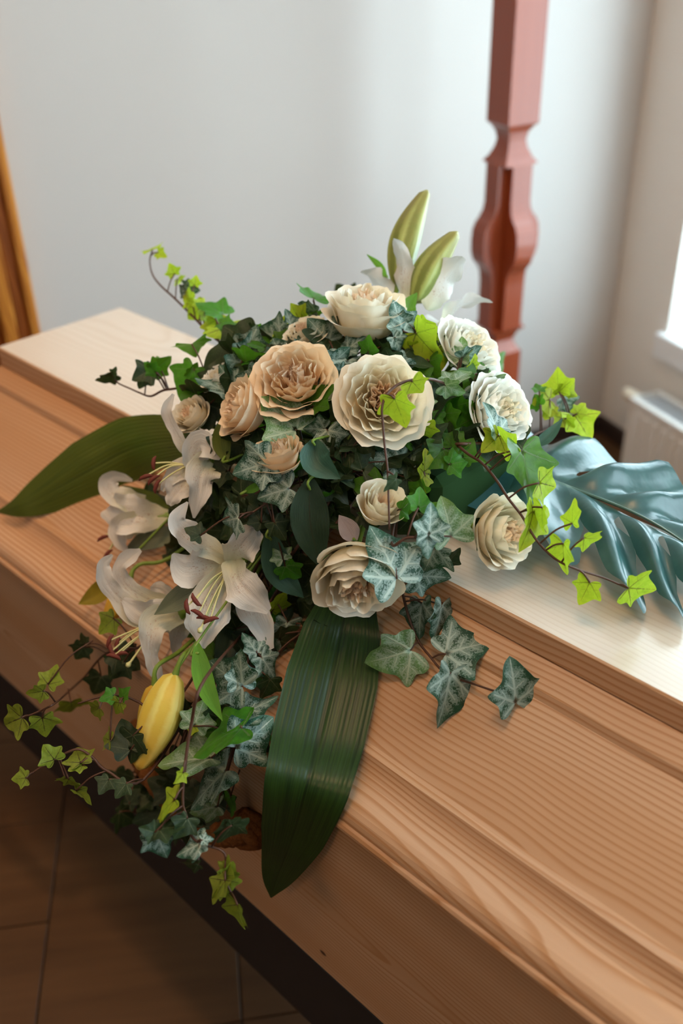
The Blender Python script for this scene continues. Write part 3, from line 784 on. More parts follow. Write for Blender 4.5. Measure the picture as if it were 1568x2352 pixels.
# ---------------------------------------------------------------- big blades
def blade(name, mat, pts, widths, label, group=None, fold=0.18, wave=0.0, cat='leaf', nseg=30, roll=0.0, stem=True, stem_r=0.0022, nu=10):
    """pts: (px, py, depth); widths: full width in pixels along the blade"""
    P3 = [at(x, y, t) for x, y, t in pts]
    path = spline(P3, 8); m = len(path)
    nw = len(widths); ws = [w*float(np.interp(i/(nw-1), np.linspace(0, 1, len(pts)), [p[2] for p in pts]))/FPX for i, w in enumerate(widths)]
    tt = np.linspace(0, 1, nw)
    v, f, uv = [], [], []
    for i, p in enumerate(path):
        tn = path[min(i+1, m-1)]-path[max(i-1, 0)]; tn /= np.linalg.norm(tn)+1e-12
        view = CAM-p; view /= np.linalg.norm(view)
        sd = np.cross(tn, view); sd /= np.linalg.norm(sd); nn = np.cross(sd, tn)
        c_, s_ = math.cos(roll), math.sin(roll); sd, nn = sd*c_+nn*s_, nn*c_-sd*s_
        k = i/(m-1); w = float(np.interp(k, tt, ws))/2
        for q in range(nu+1):
            u = -1+2*q/nu
            rip = 0.004*w*math.cos(u*15+2*math.sin(k*5)) - 0.03*w*math.exp(-(u/0.06)**2) + wave*w*math.sin(k*17+2*u)*abs(u)
            v.append(p+sd*(u*w)+nn*(fold*w*(abs(u)**1.3) - fold*w*0.5 + rip*1.6)); uv.append((u, k))
    n = nu+1
    for i in range(m-1):
        for q in range(nu): f.append((i*n+q, i*n+q+1, (i+1)*n+q+1, (i+1)*n+q))
    base = P3[0]
    root = empty(name, base); tag(root, label, cat, group)
    M = Matrix.Translation(tuple(base))
    o = mesh_obj('blade', v, f, mat, root, True, uv); o.matrix_parent_inverse = M.inverted()
    if stem:
        fpt = foam_pt(base)
        mb = MB(); mb.tube(spline([fpt, (fpt+base)/2+np.array([0, 0, 0.015]), base, path[2]], 5), stem_r, 6)
        world_child(mb, 'stem', m_stem_g, root, M)
    return root
def hp(x, y, lift): return (x, y, min(hull(x, y), 3)-lift)

BL = 'large blade leaves of the spray'
blade('blade_leaf', LANCE['hang'],
      [(802, 1365, hull(802, 1365)-0.03), (785, 1450, hull(785, 1450)-0.030), (762, 1560, hull(762, 1560)-0.035), (732, 1690, hull(732, 1690)-0.04), (703, 1810, hull(703, 1810)-0.045), (672, 1920, hull(672, 1920)-0.06), (636, 2015, hull(636, 2015)-0.065), (622, 2062, hull(622, 2062)-0.07)],
      [120, 178, 212, 214, 196, 150, 72, 3], 'broad dark green blade leaf hanging down over the casket side', BL, fold=0.16, nu=24)
blade('blade_leaf', LANCE['olive'],
      [(470, 1030, hull(470, 1030)-0.01), (395, 1012, hull(395, 1012)-0.05), (300, 1030, hull(300, 1030)-0.055), (200, 1082, hull(200, 1082)-0.045), (100, 1138, hull(100, 1138)-0.035), (40, 1166, hull(40, 1166)-0.03), (-8, 1176, hull(-8, 1176)-0.025)],
      [60, 112, 146, 142, 92, 46, 3], 'long olive green blade leaf lying out across the casket lid near the door', BL, fold=-0.14, nu=16)

# ---------------------------------------------------------------- monstera
def plane_pt(x, y, h):
    d = ray(x, y); return CAM+d*(h/-d[2])
def monstera():
    A = plane_pt(1098, 1036, 0.572); B = plane_pt(1640, 1276, 0.588)
    X = B-A; L = np.linalg.norm(X); X /= L
    up = np.array([0, 0, 1.0]); Y = np.cross(up, X); Y /= np.linalg.norm(Y)      # away from the camera side
    N = np.cross(X, Y); N = N if N[2] > 0 else -N
    v, f, uv = [], [], []
    def surf(x, y, side, k, q=0.0):
        # x along the rib, y out to the side, both in leaf lengths
        z = 0.06*math.sin(3.0*x) - 0.34*y*y - 0.02
        z += (0.040 if side > 0 else 0.034)*math.sin(k*6.2832-0.6)*min(1, y*7)          # each lobe quilts between its side ribs
        z += 0.010*math.sin(16*y+9*x+side) + 0.020*math.sin(19*x-6*y)*y
        z -= 0.018*max(0, 0.05-y)/0.05
        hgt = H_TOP + 0.004
        p = A + X*(x*L) + Y*(side*y*L) + N*(z*L)
        s_ = p@DS
        if 0.665 < s_ < 0.915 and p[2] < hgt: p[2] = hgt + (hgt-p[2])*0.04
        return p
    #         a0     a1    width sweep  slot
    NEAR = [(-0.03, 0.20, 0.30, -0.35, 0.75), (0.20, 0.40, 0.36, 1.00, 0.50), (0.40, 0.60, 0.40, 1.10, 0.45), (0.60, 0.78, 0.34, 1.15, 0.5), (0.78, 1.0, 0.22, 1.0, 0.6)]
    FAR = [(-0.03, 0.18, 0.36, -0.30, 0.85), (0.18, 0.38, 0.43, 0.15, 0.84), (0.38, 0.56, 0.42, 0.40, 0.80), (0.56, 0.74, 0.36, 0.65, 0.78), (0.74, 1.0, 0.24, 0.8, 0.8)]
    for side, T in ((1, FAR), (-1, NEAR)):
        m = len(T)
        for c, (a0, a1, w, sw, slot) in enumerate(T):
            sw0 = (T[c-1][3]+sw)/2 if c else sw; sw1 = (T[c+1][3]+sw)/2 if c < m-1 else sw
            w0 = (T[c-1][2]+w)/2 if c else w*0.8; w1 = (T[c+1][2]+w)/2 if c < m-1 else w*0.45
            nv, nu = 24, 10; start = len(v)
            for j in range(nv+1):
                q = j/nv
                gap = 0.0
                if q > slot: gap = (0.10 if side > 0 else 0.16)*min(1, (q-slot)/0.12) + (0.12 if side > 0 else 0.30)*((q-slot)/(1-slot))**2.2
                hole = 0.26*max(0, 1-((q-0.36)/0.13)**2) if c in (1, 2, 3) and side > 0 else (0.22*max(0, 1-((q-0.22)/0.09)**2) if c in (2, 3) else 0)
                lo_k, hi_k = (gap if c else gap*0.3)*0.5, 1-(gap*0.5+hole*0.8)
                if q > 0.80:
                    e = ((q-0.80)/0.20)**2.5; lo_k += (0.62-lo_k)*e*(0.55 if side > 0 else 0.93); hi_k += (0.62-hi_k)*e*(0.45 if side > 0 else 0.93)
                for i in range(nu+1):
                    k = lo_k+(hi_k-lo_k)*i/nu
                    wk = w0+(w1-w0)*k; wk = 0.5*wk+0.5*w; y = q*wk
                    x = a0+(a1-a0)*k + (sw0+(sw1-sw0)*k)*y
                    v.append(surf(x, y, side, k, q)); uv.append((x, y))
            for j in range(nv):
                for i in range(nu):
                    a = start+j*(nu+1)+i; q4 = (a, a+1, a+nu+2, a+nu+1)
                    f.append(q4 if side > 0 else q4[::-1])
    root = empty('monstera_leaf', A); tag(root, 'large blue-green split monstera leaf with holes lying on the lid towards the radiator', 'leaf')
    M = Matrix.Translation(tuple(A))
    o = mesh_obj('blade', v, f, m_monstera, root, True, uv); o.matrix_parent_inverse = M.inverted()
    mb = MB(); rib = [surf(x, 0.0, 1, 0)+N*0.002 for x in np.linspace(-0.02, 0.97, 24)]
    mb.tube(rib, [0.0035*(1-0.8*i/23) for i in range(24)], 6); world_child(mb, 'midrib', m_monstera, root, M)
    fpt = foam_pt(A); mb = MB(); mb.tube(spline([fpt, (fpt+A)/2+np.array([0, 0, 0.02]), A], 6), 0.0035, 8); world_child(mb, 'stem', m_stem_g, root, M)
monstera()

# ---------------------------------------------------------------- roses
def petal_fn(rim, height, wid, curl, ruffle, seed, belly=1.0, topdrop=0.3):
    r_ = random.Random(seed); p1, p2, p3 = (r_.uniform(0, 6.28) for _ in range(3))
    dent = r_.uniform(-0.3, 0.3)
    def fn(u, w):
        top = 1 - topdrop*abs(u)**4.0 - 0.04*math.exp(-((u-dent)/0.2)**2) + ruffle*0.035*(math.sin(u*6+p1)+0.6*math.sin(u*12+p2))
        v = w*top
        r = rim*max(0.0, math.sin(min(1.5, v*1.5)))**0.55
        z = height*(v**1.35)*belly
        k = max(0, v-0.70)/0.30
        r += curl*k*k; z -= 0.5*abs(curl)*k*k
        r += ruffle*0.055*math.sin(u*8+p3)*v**3
        z += 0.012*math.sin(u*5+p2)*v
        ph = u*wid*(0.36+0.64*min(1.0, max(v, 0)*1.6)**0.7)
        rr = r*(1-0.05*u*u) + 0.035*u*min(1, v*2)
        return (rr*math.cos(ph), rr*math.sin(ph), z)
    return fn
RINGS = {   # n, rim, height, half-angle, curl, ruffle, top drop, kind
 'open':  [(6, 0.84, 0.42, 0.80, 0.14, 0.7, 0.22, 'o'), (6, 0.74, 0.60, 0.80, 0.10, 0.8, 0.22, 'o'), (6, 0.62, 0.70, 0.80, 0.05, 0.9, 0.20, 'm'), (5, 0.49, 0.72, 0.90, 0.0, 1.0, 0.20, 'm'), (5, 0.36, 0.73, 0.95, 0.0, 1.1, 0.18, 'm'), (5, 0.24, 0.74, 0.9, -0.02, 1.3, 0.18, 'i'), (4, 0.14, 0.74, 1.0, -0.02, 1.3, 0.18, 'i'), (3, 0.07, 0.73, 1.1, 0, 1.1, 0.2, 'i')],
 'cup':   [(4, 0.80, 0.66, 1.05, 0.17, 0.3, 0.30, 'o'), (5, 0.73, 0.92, 0.95, 0.13, 0.4, 0.30, 'o'), (5, 0.63, 1.04, 0.92, 0.08, 0.5, 0.26, 'o'), (4, 0.50, 1.06, 1.05, 0.0, 0.7, 0.24, 'o'), (4, 0.36, 1.04, 1.0, 0.0, 0.9, 0.22, 'm'), (5, 0.24, 1.0, 0.95, 0, 1.2, 0.2, 'i'), (4, 0.14, 0.98, 1.1, 0, 1.3, 0.2, 'i'), (3, 0.07, 0.96, 1.1, 0, 1.2, 0.2, 'i')],
 'ruffle': [(7, 0.86, 0.42, 0.70, 0.12, 1.4, 0.20, 'o'), (7, 0.76, 0.58, 0.70, 0.09, 1.5, 0.20, 'o'), (6, 0.64, 0.68, 0.76, 0.05, 1.6, 0.2, 'o'), (6, 0.51, 0.72, 0.78, 0.02, 1.6, 0.2, 'm'), (6, 0.38, 0.72, 0.8, 0, 1.6, 0.2, 'm'), (5, 0.25, 0.70, 0.9, 0, 1.6, 0.2, 'm'), (4, 0.13, 0.68, 1.0, 0, 1.5, 0.2, 'm')],
 'bud':   [(4, 0.66, 0.98, 1.10, 0.14, 0.2, 0.34, 'o'), (4, 0.57, 1.12, 1.05, 0.09, 0.25, 0.32, 'o'), (4, 0.45, 1.15, 1.05, 0.04, 0.4, 0.28, 'm'), (4, 0.32, 1.12, 1.05, 0.0, 0.6, 0.26, 'm'), (3, 0.18, 1.08, 1.2, 0, 0.7, 0.26, 'i')],
}
PETALS = {}
def petal_mesh(style, ring, var, mat):
    key = (style, ring, var, mat.name)
    if key not in PETALS:
        n, rim, hgt, wid, curl, ruf, td, kd = RINGS[style][ring]
        PETALS[key] = grid_mesh('petal', 14, 12, petal_fn(rim, hgt, wid, curl, ruf, ring*97+var*13+len(style), 1.0, td), mat)
    return PETALS[key]
def sepal_meshes():
    def fn(u, w): return (0.10+0.55*w, u*0.17*math.sin(math.pi*min(1, w**0.7*0.97+0.03)), 0.02+0.25*w*w-0.05*w+0.05*u*u)
    return grid_mesh('sepal', 4, 8, fn, m_sepal)
SEPAL = sepal_meshes()
ROSES = 'cream artificial roses of the casket spray'
def rose(px, py, R, face, t, style, label, mats=None, spin=0.0, squash=1.0, group=ROSES):
    mats = mats or dict(o=m_pet_out, m=m_pet_mid, i=m_pet_in)
    zax = cdir(*face); x, y, z = frame_z(zax, spin)
    Rm = R*1.14*t/FPX
    hmid = 0.42*Rm if style != 'cup' and style != 'bud' else 0.55*Rm
    c = at(px, py, t) - z*hmid
    M = mat4(c, x, y, z, 1.0)
    root = empty('rose', c); root.matrix_world = M; tag(root, label, 'rose', group)
    S = Matrix.Scale(Rm/0.98, 4)
    rr = random.Random(int(px*7+py))
    for ri, ring in enumerate(RINGS[style]):
        n, kd = ring[0], ring[7]
        off = rr.uniform(0, 6.28)
        for k in range(n):
            o = link('petal', petal_mesh(style, ri, k % 3, mats[kd]), None, root)
            a = off+k*2*math.pi/n+rr.uniform(-0.1, 0.1)
            tl = rr.uniform(-0.06, 0.06)
            o.matrix_local = Matrix.Rotation(a, 4, 'Z') @ Matrix.Rotation(tl, 4, 'Y') @ Matrix.Scale(Rm/0.98*rr.uniform(0.95, 1.04), 4)
    for k in range(5):
        o = link('sepal', SEPAL, None, root); o.matrix_local = Matrix.Rotation(k*1.2566+0.3, 4, 'Z') @ S
    mb = MB(); mb.tube([c-z*0.012, c-z*0.006, c+z*0.004], [0.004, 0.011*Rm/0.05, 0.009*Rm/0.05], 10)
    world_child(mb, 'calyx', m_sepal, root, M)
    fpt = foam_pt(c); mb = MB(); mb.tube(spline([fpt, (fpt+c)/2-z*0.015, c-z*0.008], 6), 0.003, 7); world_child(mb, 'stem', m_stem_g, root, M)
    return root
PEACH = dict(o=m_pet_peach, m=m_pet_peach, i=m_pet_in); WHITE = dict(o=m_pet_white, m=m_pet_white, i=m_pet_mid)
rose(838, 722, 92, (0.05, 0.84, 0.55), 1.13, 'cup', 'cream cupped rose topmost in the spray, just under the two green lily buds', spin=0.5)
rose(876, 918, 106, (0.06, 0.16, 1.0), 1.02, 'open', 'fully open cream rose with peach heart, crossed by a looping ivy stem', spin=0.2)
rose(676, 870, 95, (-0.12, 0.42, 0.9), 1.06, 'open', 'peach-hearted rose above a large pale ivy leaf', dict(o=m_pet_peach, m=m_pet_peach, i=m_pet_in), 0.9)
rose(818, 1320, 104, (-0.02, -0.70, 0.71), 1.00, 'cup', 'large cream rose facing downward above the hanging blade leaf', spin=0.1)
rose(1150, 1222, 84, (0.62, -0.03, 0.78), 1.015, 'cup', 'cream rose with peach heart lying on the lid beneath the monstera leaf', spin=0.7)
rose(872, 1165, 66, (0.25, 0.55, 0.8), 1.005, 'bud', 'half-open cream rosebud behind the ivy stem above the largest downward rose', spin=1.2)
rose(1078, 800, 84, (0.55, 0.45, 0.65), 1.12, 'open', 'white ruffled rose in front of the red-brown cross pole', WHITE, 0.3)
rose(1150, 945, 90, (0.62, 0.18, 0.75), 1.07, 'open', 'white ruffled rose lowest on the window side of the spray', WHITE, 0.8)
rose(562, 940, 72, (-0.75, 0.25, 0.45), 1.08, 'cup', 'amber-lit rose seen from behind beside the peach-hearted rose', PEACH, 0.0)
rose(640, 1050, 62, (-0.2, 0.75, 0.55), 1.045, 'cup', 'small peach rose seen side-on beneath the large pale ivy leaf', PEACH, 0.4)
rose(700, 765, 55, (-0.3, 0.7, 0.6), 1.14, 'open', 'small cream rose half hidden behind the topmost rose', None, 0.4)
rose(440, 955, 46, (-0.5, 0.4, 0.7), 1.15, 'cup', 'small cream rose tucked behind the upright lily petal', None, 0.2)
rose(500, 868, 46, (-0.4, 0.7, 0.5), 1.16, 'open', 'small white rose at the back behind brown ivy stems', WHITE, 0.2)

# ---------------------------------------------------------------- lilies
def tepal_mesh(L, W, open0, open1, wave, seed, cup=0.5):
    r_ = random.Random(seed); p = [r_.uniform(0, 6.28) for _ in range(4)]
    N = 18; cr_, cz, th = [0.03], [0.0], []
    for i in range(N+1):
        k = i/N; a = open0+(open1-open0)*(max(0, k-0.15)/0.85)**1.7; th.append(a)
        if i: cr_.append(cr_[-1]+L/N*math.sin(a)); cz.append(cz[-1]+L/N*math.cos(a))
    def fn(u, w):
        i = min(N, int(round(w*N))); a = th[i]
        wd = W*(0.10+0.90*max(0.0, math.sin(math.pi*min(1, w**0.80)))**0.75) if w < 0.98 else W*0.05
        n = (-math.cos(a), math.sin(a))          # towards the flower's axis
        z_off = cup*wd*u*u*(1-0.75*w) + wave*wd*math.sin(w*15+p[0]+u*1.5)*abs(u)**1.5 - 0.10*wd*math.exp(-(u/0.12)**2)
        jag = 1+0.07*math.sin(w*23+p[1])*(1 if u > 0 else 0.6)+0.05*math.sin(w*41+p[2])
        return (cr_[i]+n[0]*z_off, u*wd*jag, cz[i]+n[1]*z_off)
    return grid_mesh('tepal', 10, N, fn, m_tepal)
LIL = 'white speckled lilies of the casket spray'
def lily(px, py, t, face, Lpx, label, spin=0.0, opens=(0.35, 1.55), stem_to=None, stam=True, pert=None, wave=0.30):
    z0 = cdir(*face); x, y, z = frame_z(z0, spin)
    L = Lpx*t/FPX; c = at(px, py, t); M = mat4(c, x, y, z)
    root = empty('lily', c); root.matrix_world = M; tag(root, label, 'lily', LIL)
    for k in range(6):
        wide = k % 2 == 0
        extra = (pert or {}).get(k, 0.0)
        me = tepal_mesh(L*(1.0 if wide else 1.03), L*(0.255 if wide else 0.175), opens[0], opens[1]+extra, wave, int(px)+k*13, 0.55)
        o = link('tepal', me, None, root); o.matrix_local = Matrix.Rotation(k*math.pi/3, 4, 'Z') @ Matrix.Translation((0.0015*(not wide), 0, 0))
    if stam:
        rr = random.Random(int(py))
        for k in range(6):
            a = k*math.pi/3+0.4; sp_ = rr.uniform(0.16, 0.30)*L; ln = L*rr.uniform(0.68, 0.82)
            pts = [np.array([0.004*math.cos(a), 0.004*math.sin(a), 0.05*L]), np.array([0.4*sp_*math.cos(a), 0.4*sp_*math.sin(a), 0.5*ln]), np.array([sp_*math.cos(a), sp_*math.sin(a), ln])]
            mb = MB(); mb.tube(spline(pts, 5), 0.0011, 5); fo = mb.obj('stamen', m_filament, root, True)
            q = pts[-1]; tdir = np.array([-math.sin(a), math.cos(a), 0.3])
            mb = MB(); mb.tube([q-tdir*0.085*L, q-tdir*0.05*L, q+tdir*0.0, q+tdir*0.05*L, q+tdir*0.085*L], [0.0008, 0.0026, 0.003, 0.0026, 0.0008], 7)
            mb.obj('anther', m_anther, fo, True)
        mb = MB(); mb.tube([np.array([0, 0, 0.02]), np.array([0.002, 0, 0.5*L]), np.array([0.006, 0.002, 0.86*L]), np.array([0.007, 0.002, 0.89*L])], [0.0018, 0.0014, 0.0014, 0.0035], 7); mb.obj('pistil', m_filament, root, True)
    b = stem_to if stem_to is not None else foam_pt(c)
    mb = MB(); mb.tube(spline([foam_pt(b), b, (b+c)/2-z*0.012, c-z*0.004, c+z*0.006], 6), [0.0026]*19+[0.0030]*5+[0.0045], 7); world_child(mb, 'stem', m_stem_g, root, M)
    return root
def lily_px(label, t, base, tepals, anthers, throat, stem, wave=0.16, pistil=None):
    """tepals: lists of (px, py, depth offset, width px) from the throat to the tip; anthers: (px, py, offset, angle)"""
    c = at(base[0], base[1], t+base[2]); M = Matrix.Translation(tuple(c))
    root = empty('lily', c); tag(root, label, 'lily', LIL)
    for ti, tp in enumerate(tepals):
        rr = random.Random(ti*17+int(base[0])); p = [rr.uniform(0, 6.28) for _ in range(4)]
        pts = [at(x, y, t+d) for x, y, d, w in tp]; path = spline(pts, 7); m = len(path)
        ws = [w*(t+d)/FPX for x, y, d, w in tp]; tt = np.linspace(0, 1, len(ws))
        wsp = [float(q[0]) for q in spline([np.array([w, 0, 0]) for w in ws], 7)]
        nu = 14; v, f, uv = [], [], []
        for i, q in enumerate(path):
            tn = path[min(i+1, m-1)]-path[max(i-1, 0)]; tn /= np.linalg.norm(tn)+1e-12
            view = CAM-q; view /= np.linalg.norm(view)
            sd = np.cross(tn, view); sd /= np.linalg.norm(sd)+1e-12; nn = np.cross(sd, tn)
            k = i/(m-1); w = max(0.0006, wsp[i])/2
            rol = 0.35*math.sin(k*3+p[0]); s2, n2 = sd*math.cos(rol)+nn*math.sin(rol), nn*math.cos(rol)-sd*math.sin(rol)
            for j in range(nu+1):
                u = -1+2*j/nu
                e = abs(u)**2.2
                jag = 1+0.05*math.sin(k*19+p[1]+(2 if u > 0 else 0))*abs(u)+0.03*math.sin(k*43+p[2])*abs(u)
                z = w*(0.28*u*u - 0.12*math.exp(-(u/0.10)**2) + wave*2.6*math.sin(k*13+p[3]+(1.7 if u > 0 else 0))*e + 0.09*math.sin(k*31+p[1])*e + 0.035*math.sin(u*16+p[2]+k*2)*min(1, k*2))
                v.append(q+s2*(u*w*jag)+n2*z); uv.append((u, k))
        for i in range(m-1):
            for j in range(nu): f.append((i*(nu+1)+j, i*(nu+1)+j+1, (i+1)*(nu+1)+j+1, (i+1)*(nu+1)+j))
        o = mesh_obj('tepal', v, f, m_tepal, root, True, uv); o.matrix_parent_inverse = M.inverted()
    th = at(throat[0], throat[1], t+throat[2])
    for k, (x, y, d, an) in enumerate(anthers):
        q = at(x, y, t+d); mid = (th+q)/2 + UP*0.006*(1 if k % 2 else 0.3)
        mb = MB(); mb.tube(spline([th+RT*0.0015*(k-2), mid, q], 6), 0.0010, 5); fo = world_child(mb, 'stamen', m_filament, root, M)
        td = RT*math.cos(an)+UP*math.sin(an); L = 0.0085; cv = np.cross(td, FWD)*0.0025
        mb = MB(); mb.tube([q-td*L-cv, q-td*L*0.6-cv*0.2, q, q+td*L*0.6-cv*0.2, q+td*L-cv], [0.0007, 0.0022, 0.0027, 0.0022, 0.0007], 7)
        mb.obj('anther', m_anther, fo, True)
    if pistil:
        q = at(pistil[0], pistil[1], t+pistil[2]); dd = (q-th)/np.linalg.norm(q-th)
        mb = MB(); mb.tube(spline([th, (th+q)/2, q], 5)+[q+dd*0.004, q+dd*0.007], [0.0013]*11+[0.0034, 0.002], 7); world_child(mb, 'pistil', m_filament, root, M)
    sp_ = [at(x, y, t+d) for x, y, d in stem]
    path = spline([foam_pt(sp_[0])]+sp_+[c, (c*0.6+th*0.4)], 6); n = len(path)
    mb = MB(); mb.tube(path, [0.0027]*(n-8)+list(np.linspace(0.0028, 0.0075, 8)), 8); world_child(mb, 'stem', m_stem_g, root, M)
tA = hull(560, 1270)-0.085
lily_px('white lily wide open with brown speckled throat and rust anthers, largest and nearest', tA, (580, 1265, 0.012), [
    [(524, 1288, 0.020, 26), (474, 1256, 0.010, 58), (424, 1225, -0.004, 62), (406, 1192, -0.012, 44), (431, 1153, -0.012, 5)],
    [(522, 1290, 0.020, 30), (470, 1296, 0.012, 80), (425, 1302, 0.004, 82), (396, 1272, -0.004, 8)],
    [(524, 1300, 0.020, 34), (490, 1358, 0.006, 84), (474, 1432, -0.010, 94), (464, 1489, -0.014, 14)],
    [(542, 1305, 0.024, 34), (562, 1368, 0.020, 58), (592, 1428, 0.016, 66), (624, 1491, 0.012, 12)],
    [(540, 1284, 0.010, 40), (546, 1330, -0.010, 72), (572, 1362, -0.018, 84), (617, 1404, -0.010, 20)],
    [(530, 1290, 0.012, 24), (545, 1262, -0.002, 76), (570, 1232, -0.010, 72), (588, 1208, -0.004, 12)]],
    [(428, 1394, -0.03, 1.75), (456, 1408, -0.032, -0.6), (483, 1422, -0.034, 0.35), (448, 1380, -0.028, 2.2), (470, 1418, -0.03, -0.2)], (524, 1306, 0.012), [(690, 1150, 0.045), (640, 1196, 0.03), (605, 1238, 0.02)], pistil=(463, 1440, -0.03))
tB = hull(420, 1395)-0.085
lily_px('white lily with long yellow-green stamens, above the yellow lily bud', tB, (438, 1404, 0.02), [
    [(395, 1412, 0.014, 44), (318, 1405, 0.004, 60), (268, 1368, -0.004, 42), (242, 1330, -0.008, 40), (238, 1298, -0.010, 32), (258, 1274, -0.008, 6)],
    [(400, 1400, 0.018, 44), (340, 1380, 0.010, 52), (290, 1345, 0.004, 40), (276, 1305, 0.000, 38), (300, 1280, 0.000, 36), (323, 1263, 0.0, 10)],
    [(430, 1408, 0.016, 40), (380, 1412, 0.000, 74), (330, 1408, -0.006, 66), (282, 1378, -0.004, 14)],
    [(425, 1405, 0.024, 36), (392, 1378, 0.022, 56), (366, 1354, 0.020, 44), (345, 1352, 0.02, 8)],
    [(412, 1414, 0.010, 44), (362, 1428, -0.012, 72), (348, 1462, -0.020, 56), (346, 1500, -0.016, 34), (354, 1538, -0.012, 34), (372, 1562, -0.010, 8)],
    [(425, 1416, 0.022, 44), (406, 1462, 0.022, 40), (400, 1504, 0.022, 8)]],
    [(250, 1472, -0.01, 1.2), (256, 1496, -0.012, 2.0), (276, 1500, -0.012, 0.2), (268, 1480, -0.008, 1.4), (262, 1506, -0.014, -0.3)], (366, 1430, -0.002), [(560, 1340, 0.045), (500, 1378, 0.035)], pistil=(300, 1520, -0.01))
tC = hull(440, 1062)-0.055
lily_px('white lily in profile with one upright petal, beside the olive blade leaf', tC, (512, 1052, 0.012), [
    [(470, 1055, 0.010, 34), (430, 1030, 0.004, 34), (402, 990, 0.0, 24), (383, 946, -0.002, 28), (398, 905, 0.002, 6)],
    [(490, 1058, 0.004, 50), (452, 1046, -0.008, 76), (462, 1022, -0.014, 70), (508, 1050, -0.010, 18)],
    [(480, 1058, 0.000, 44), (462, 1085, -0.014, 78), (454, 1135, -0.016, 50), (445, 1190, -0.012, 5)],
    [(470, 1062, 0.010, 40), (425, 1075, 0.006, 52), (388, 1106, 0.002, 34), (372, 1128, 0.002, 8)],
    [(465, 1070, 0.006, 44), (422, 1112, 0.000, 66), (398, 1142, -0.002, 44), (388, 1160, 0.0, 10)]],
    [(352, 1064, -0.004, 1.5), (334, 1094, -0.006, 0.3), (358, 1116, -0.008, 1.2), (350, 1100, -0.008, 0.7)], (432, 1068, 0.0), [(600, 1050, 0.03), (555, 1050, 0.02)])
tD = hull(330, 1185)-0.06
lily_px('white lily turned away below the olive blade leaf', tD, (408, 1182, 0.0), [
    [(402, 1182, 0.0, 16), (350, 1186, -0.008, 62), (300, 1182, -0.012, 92), (268, 1172, -0.010, 84), (252, 1160, -0.004, 40)],
    [(330, 1160, -0.006, 50), (290, 1148, -0.008, 54), (256, 1132, -0.010, 46), (246, 1106, -0.008, 42), (268, 1094, -0.004, 30), (304, 1104, 0.002, 5)],
    [(330, 1200, -0.006, 46), (292, 1206, -0.010, 62), (272, 1222, -0.008, 50), (280, 1250, -0.006, 26), (296, 1270, -0.004, 6)],
    [(340, 1190, 0.010, 40), (290, 1200, 0.014, 60), (262, 1214, 0.016, 30), (250, 1222, 0.016, 6)]],
    [(236, 1234, 0.0, 0.4), (246, 1272, 0.0, 0.9), (230, 1294, 0.0, 0.9)], (300, 1200, 0.004), [(520, 1190, 0.0), (460, 1185, 0.0)])
lily(950, 735, 1.22, (0.25, 0.75, -0.35), 150, 'white lily at the back behind the green lily buds', 0.2, (0.4, 1.6), None, False)

# ---------------------------------------------------------------- lily buds
def bud(b, tp, tb, tt, wpx, mat, label, group, stem_px=None, grp='lily buds of the casket spray'):
    P0, P1 = at(*b, tb), at(*tp, tt); ax = P1-P0; L = np.linalg.norm(ax); x, y, z = frame_z(ax, 0.4)
    R = wpx*tb/FPX/2; v, f, uv = [], [], []
    nv, nu = 20, 36
    for j in range(nv+1):
        k = j/nv
        r = R*(0.22+0.78*math.sin(math.pi*min(1.0, (k*0.93+0.03))**0.78)**0.9) if k < 0.985 else R*0.10
        if k < 0.05: r = R*(0.16+k*3)
        for i in range(nu):
            a = 2*math.pi*i/nu; q = r*(1+0.09*math.cos(3*a)+0.10*abs(math.cos(3*a+0.3))*math.sin(math.pi*k))
            bend = 0.05*L*math.sin(math.pi*k)
            v.append(P0+z*(k*L)+x*(q*math.cos(a)+bend)+y*q*math.sin(a)); uv.append((i/nu, k))
    for j in range(nv):
        for i in range(nu): f.append((j*nu+i, j*nu+(i+1) % nu, (j+1)*nu+(i+1) % nu, (j+1)*nu+i))
    f.append(tuple(range(nu))[::-1]); f.append(tuple(nv*nu+i for i in range(nu)))
    root = empty('lily_bud', P0); tag(root, label, 'bud', grp); M = Matrix.Translation(tuple(P0))
    o = mesh_obj('bud', v, f, mat, root, True, uv); o.matrix_parent_inverse = M.inverted()
    sp_ = [at(*q) for q in stem_px] if stem_px else []
    fpt = foam_pt(sp_[0] if sp_ else P0); pts = [fpt]+sp_+[P0-z*0.02, P0+z*0.004]
    path = spline(pts, 6); n = len(path)
    mb = MB(); mb.tube(path, [0.0026]*(n-4)+[0.003, 0.0036, 0.0042, 0.0045], 8); world_child(mb, 'stem', m_stem_g, root, M)
bud((914, 658), (980, 437), 1.22, 1.24, 66, m_bud_g, 'upright green lily bud, taller of the two at the top', 0, [(905, 720, 1.22)])
bud((950, 695), (1050, 532), 1.20, 1.20, 66, m_bud_g, 'green lily bud leaning towards the cross pole', 0, [(925, 760, 1.2)])
tq = hull(380, 1640)-0.13
bud((403, 1548), (318, 1768), tq, tq-0.01, 86, m_bud_y, 'plump yellow lily bud hanging below the lilies', 0, [(600, 1300, hull(600, 1300)-0.01), (520, 1400, hull(520, 1400)-0.02), (450, 1480, tq+0.03)])
bud((356, 1572), (336, 1764), tq+0.03, tq+0.03, 68, m_bud_o, 'amber lily bud hanging behind the plump yellow bud', 0, [(600, 1300, hull(600, 1300)-0.005), (510, 1400, hull(510, 1400)-0.01), (420, 1490, tq+0.06)])
bud((300, 1330), (238, 1440), hull(260, 1390)-0.03, hull(238, 1440)-0.02, 46, m_bud_o, 'small amber bud lying on the lid panel behind the lilies', 0, [(420, 1260, hull(420, 1260)-0.02)])

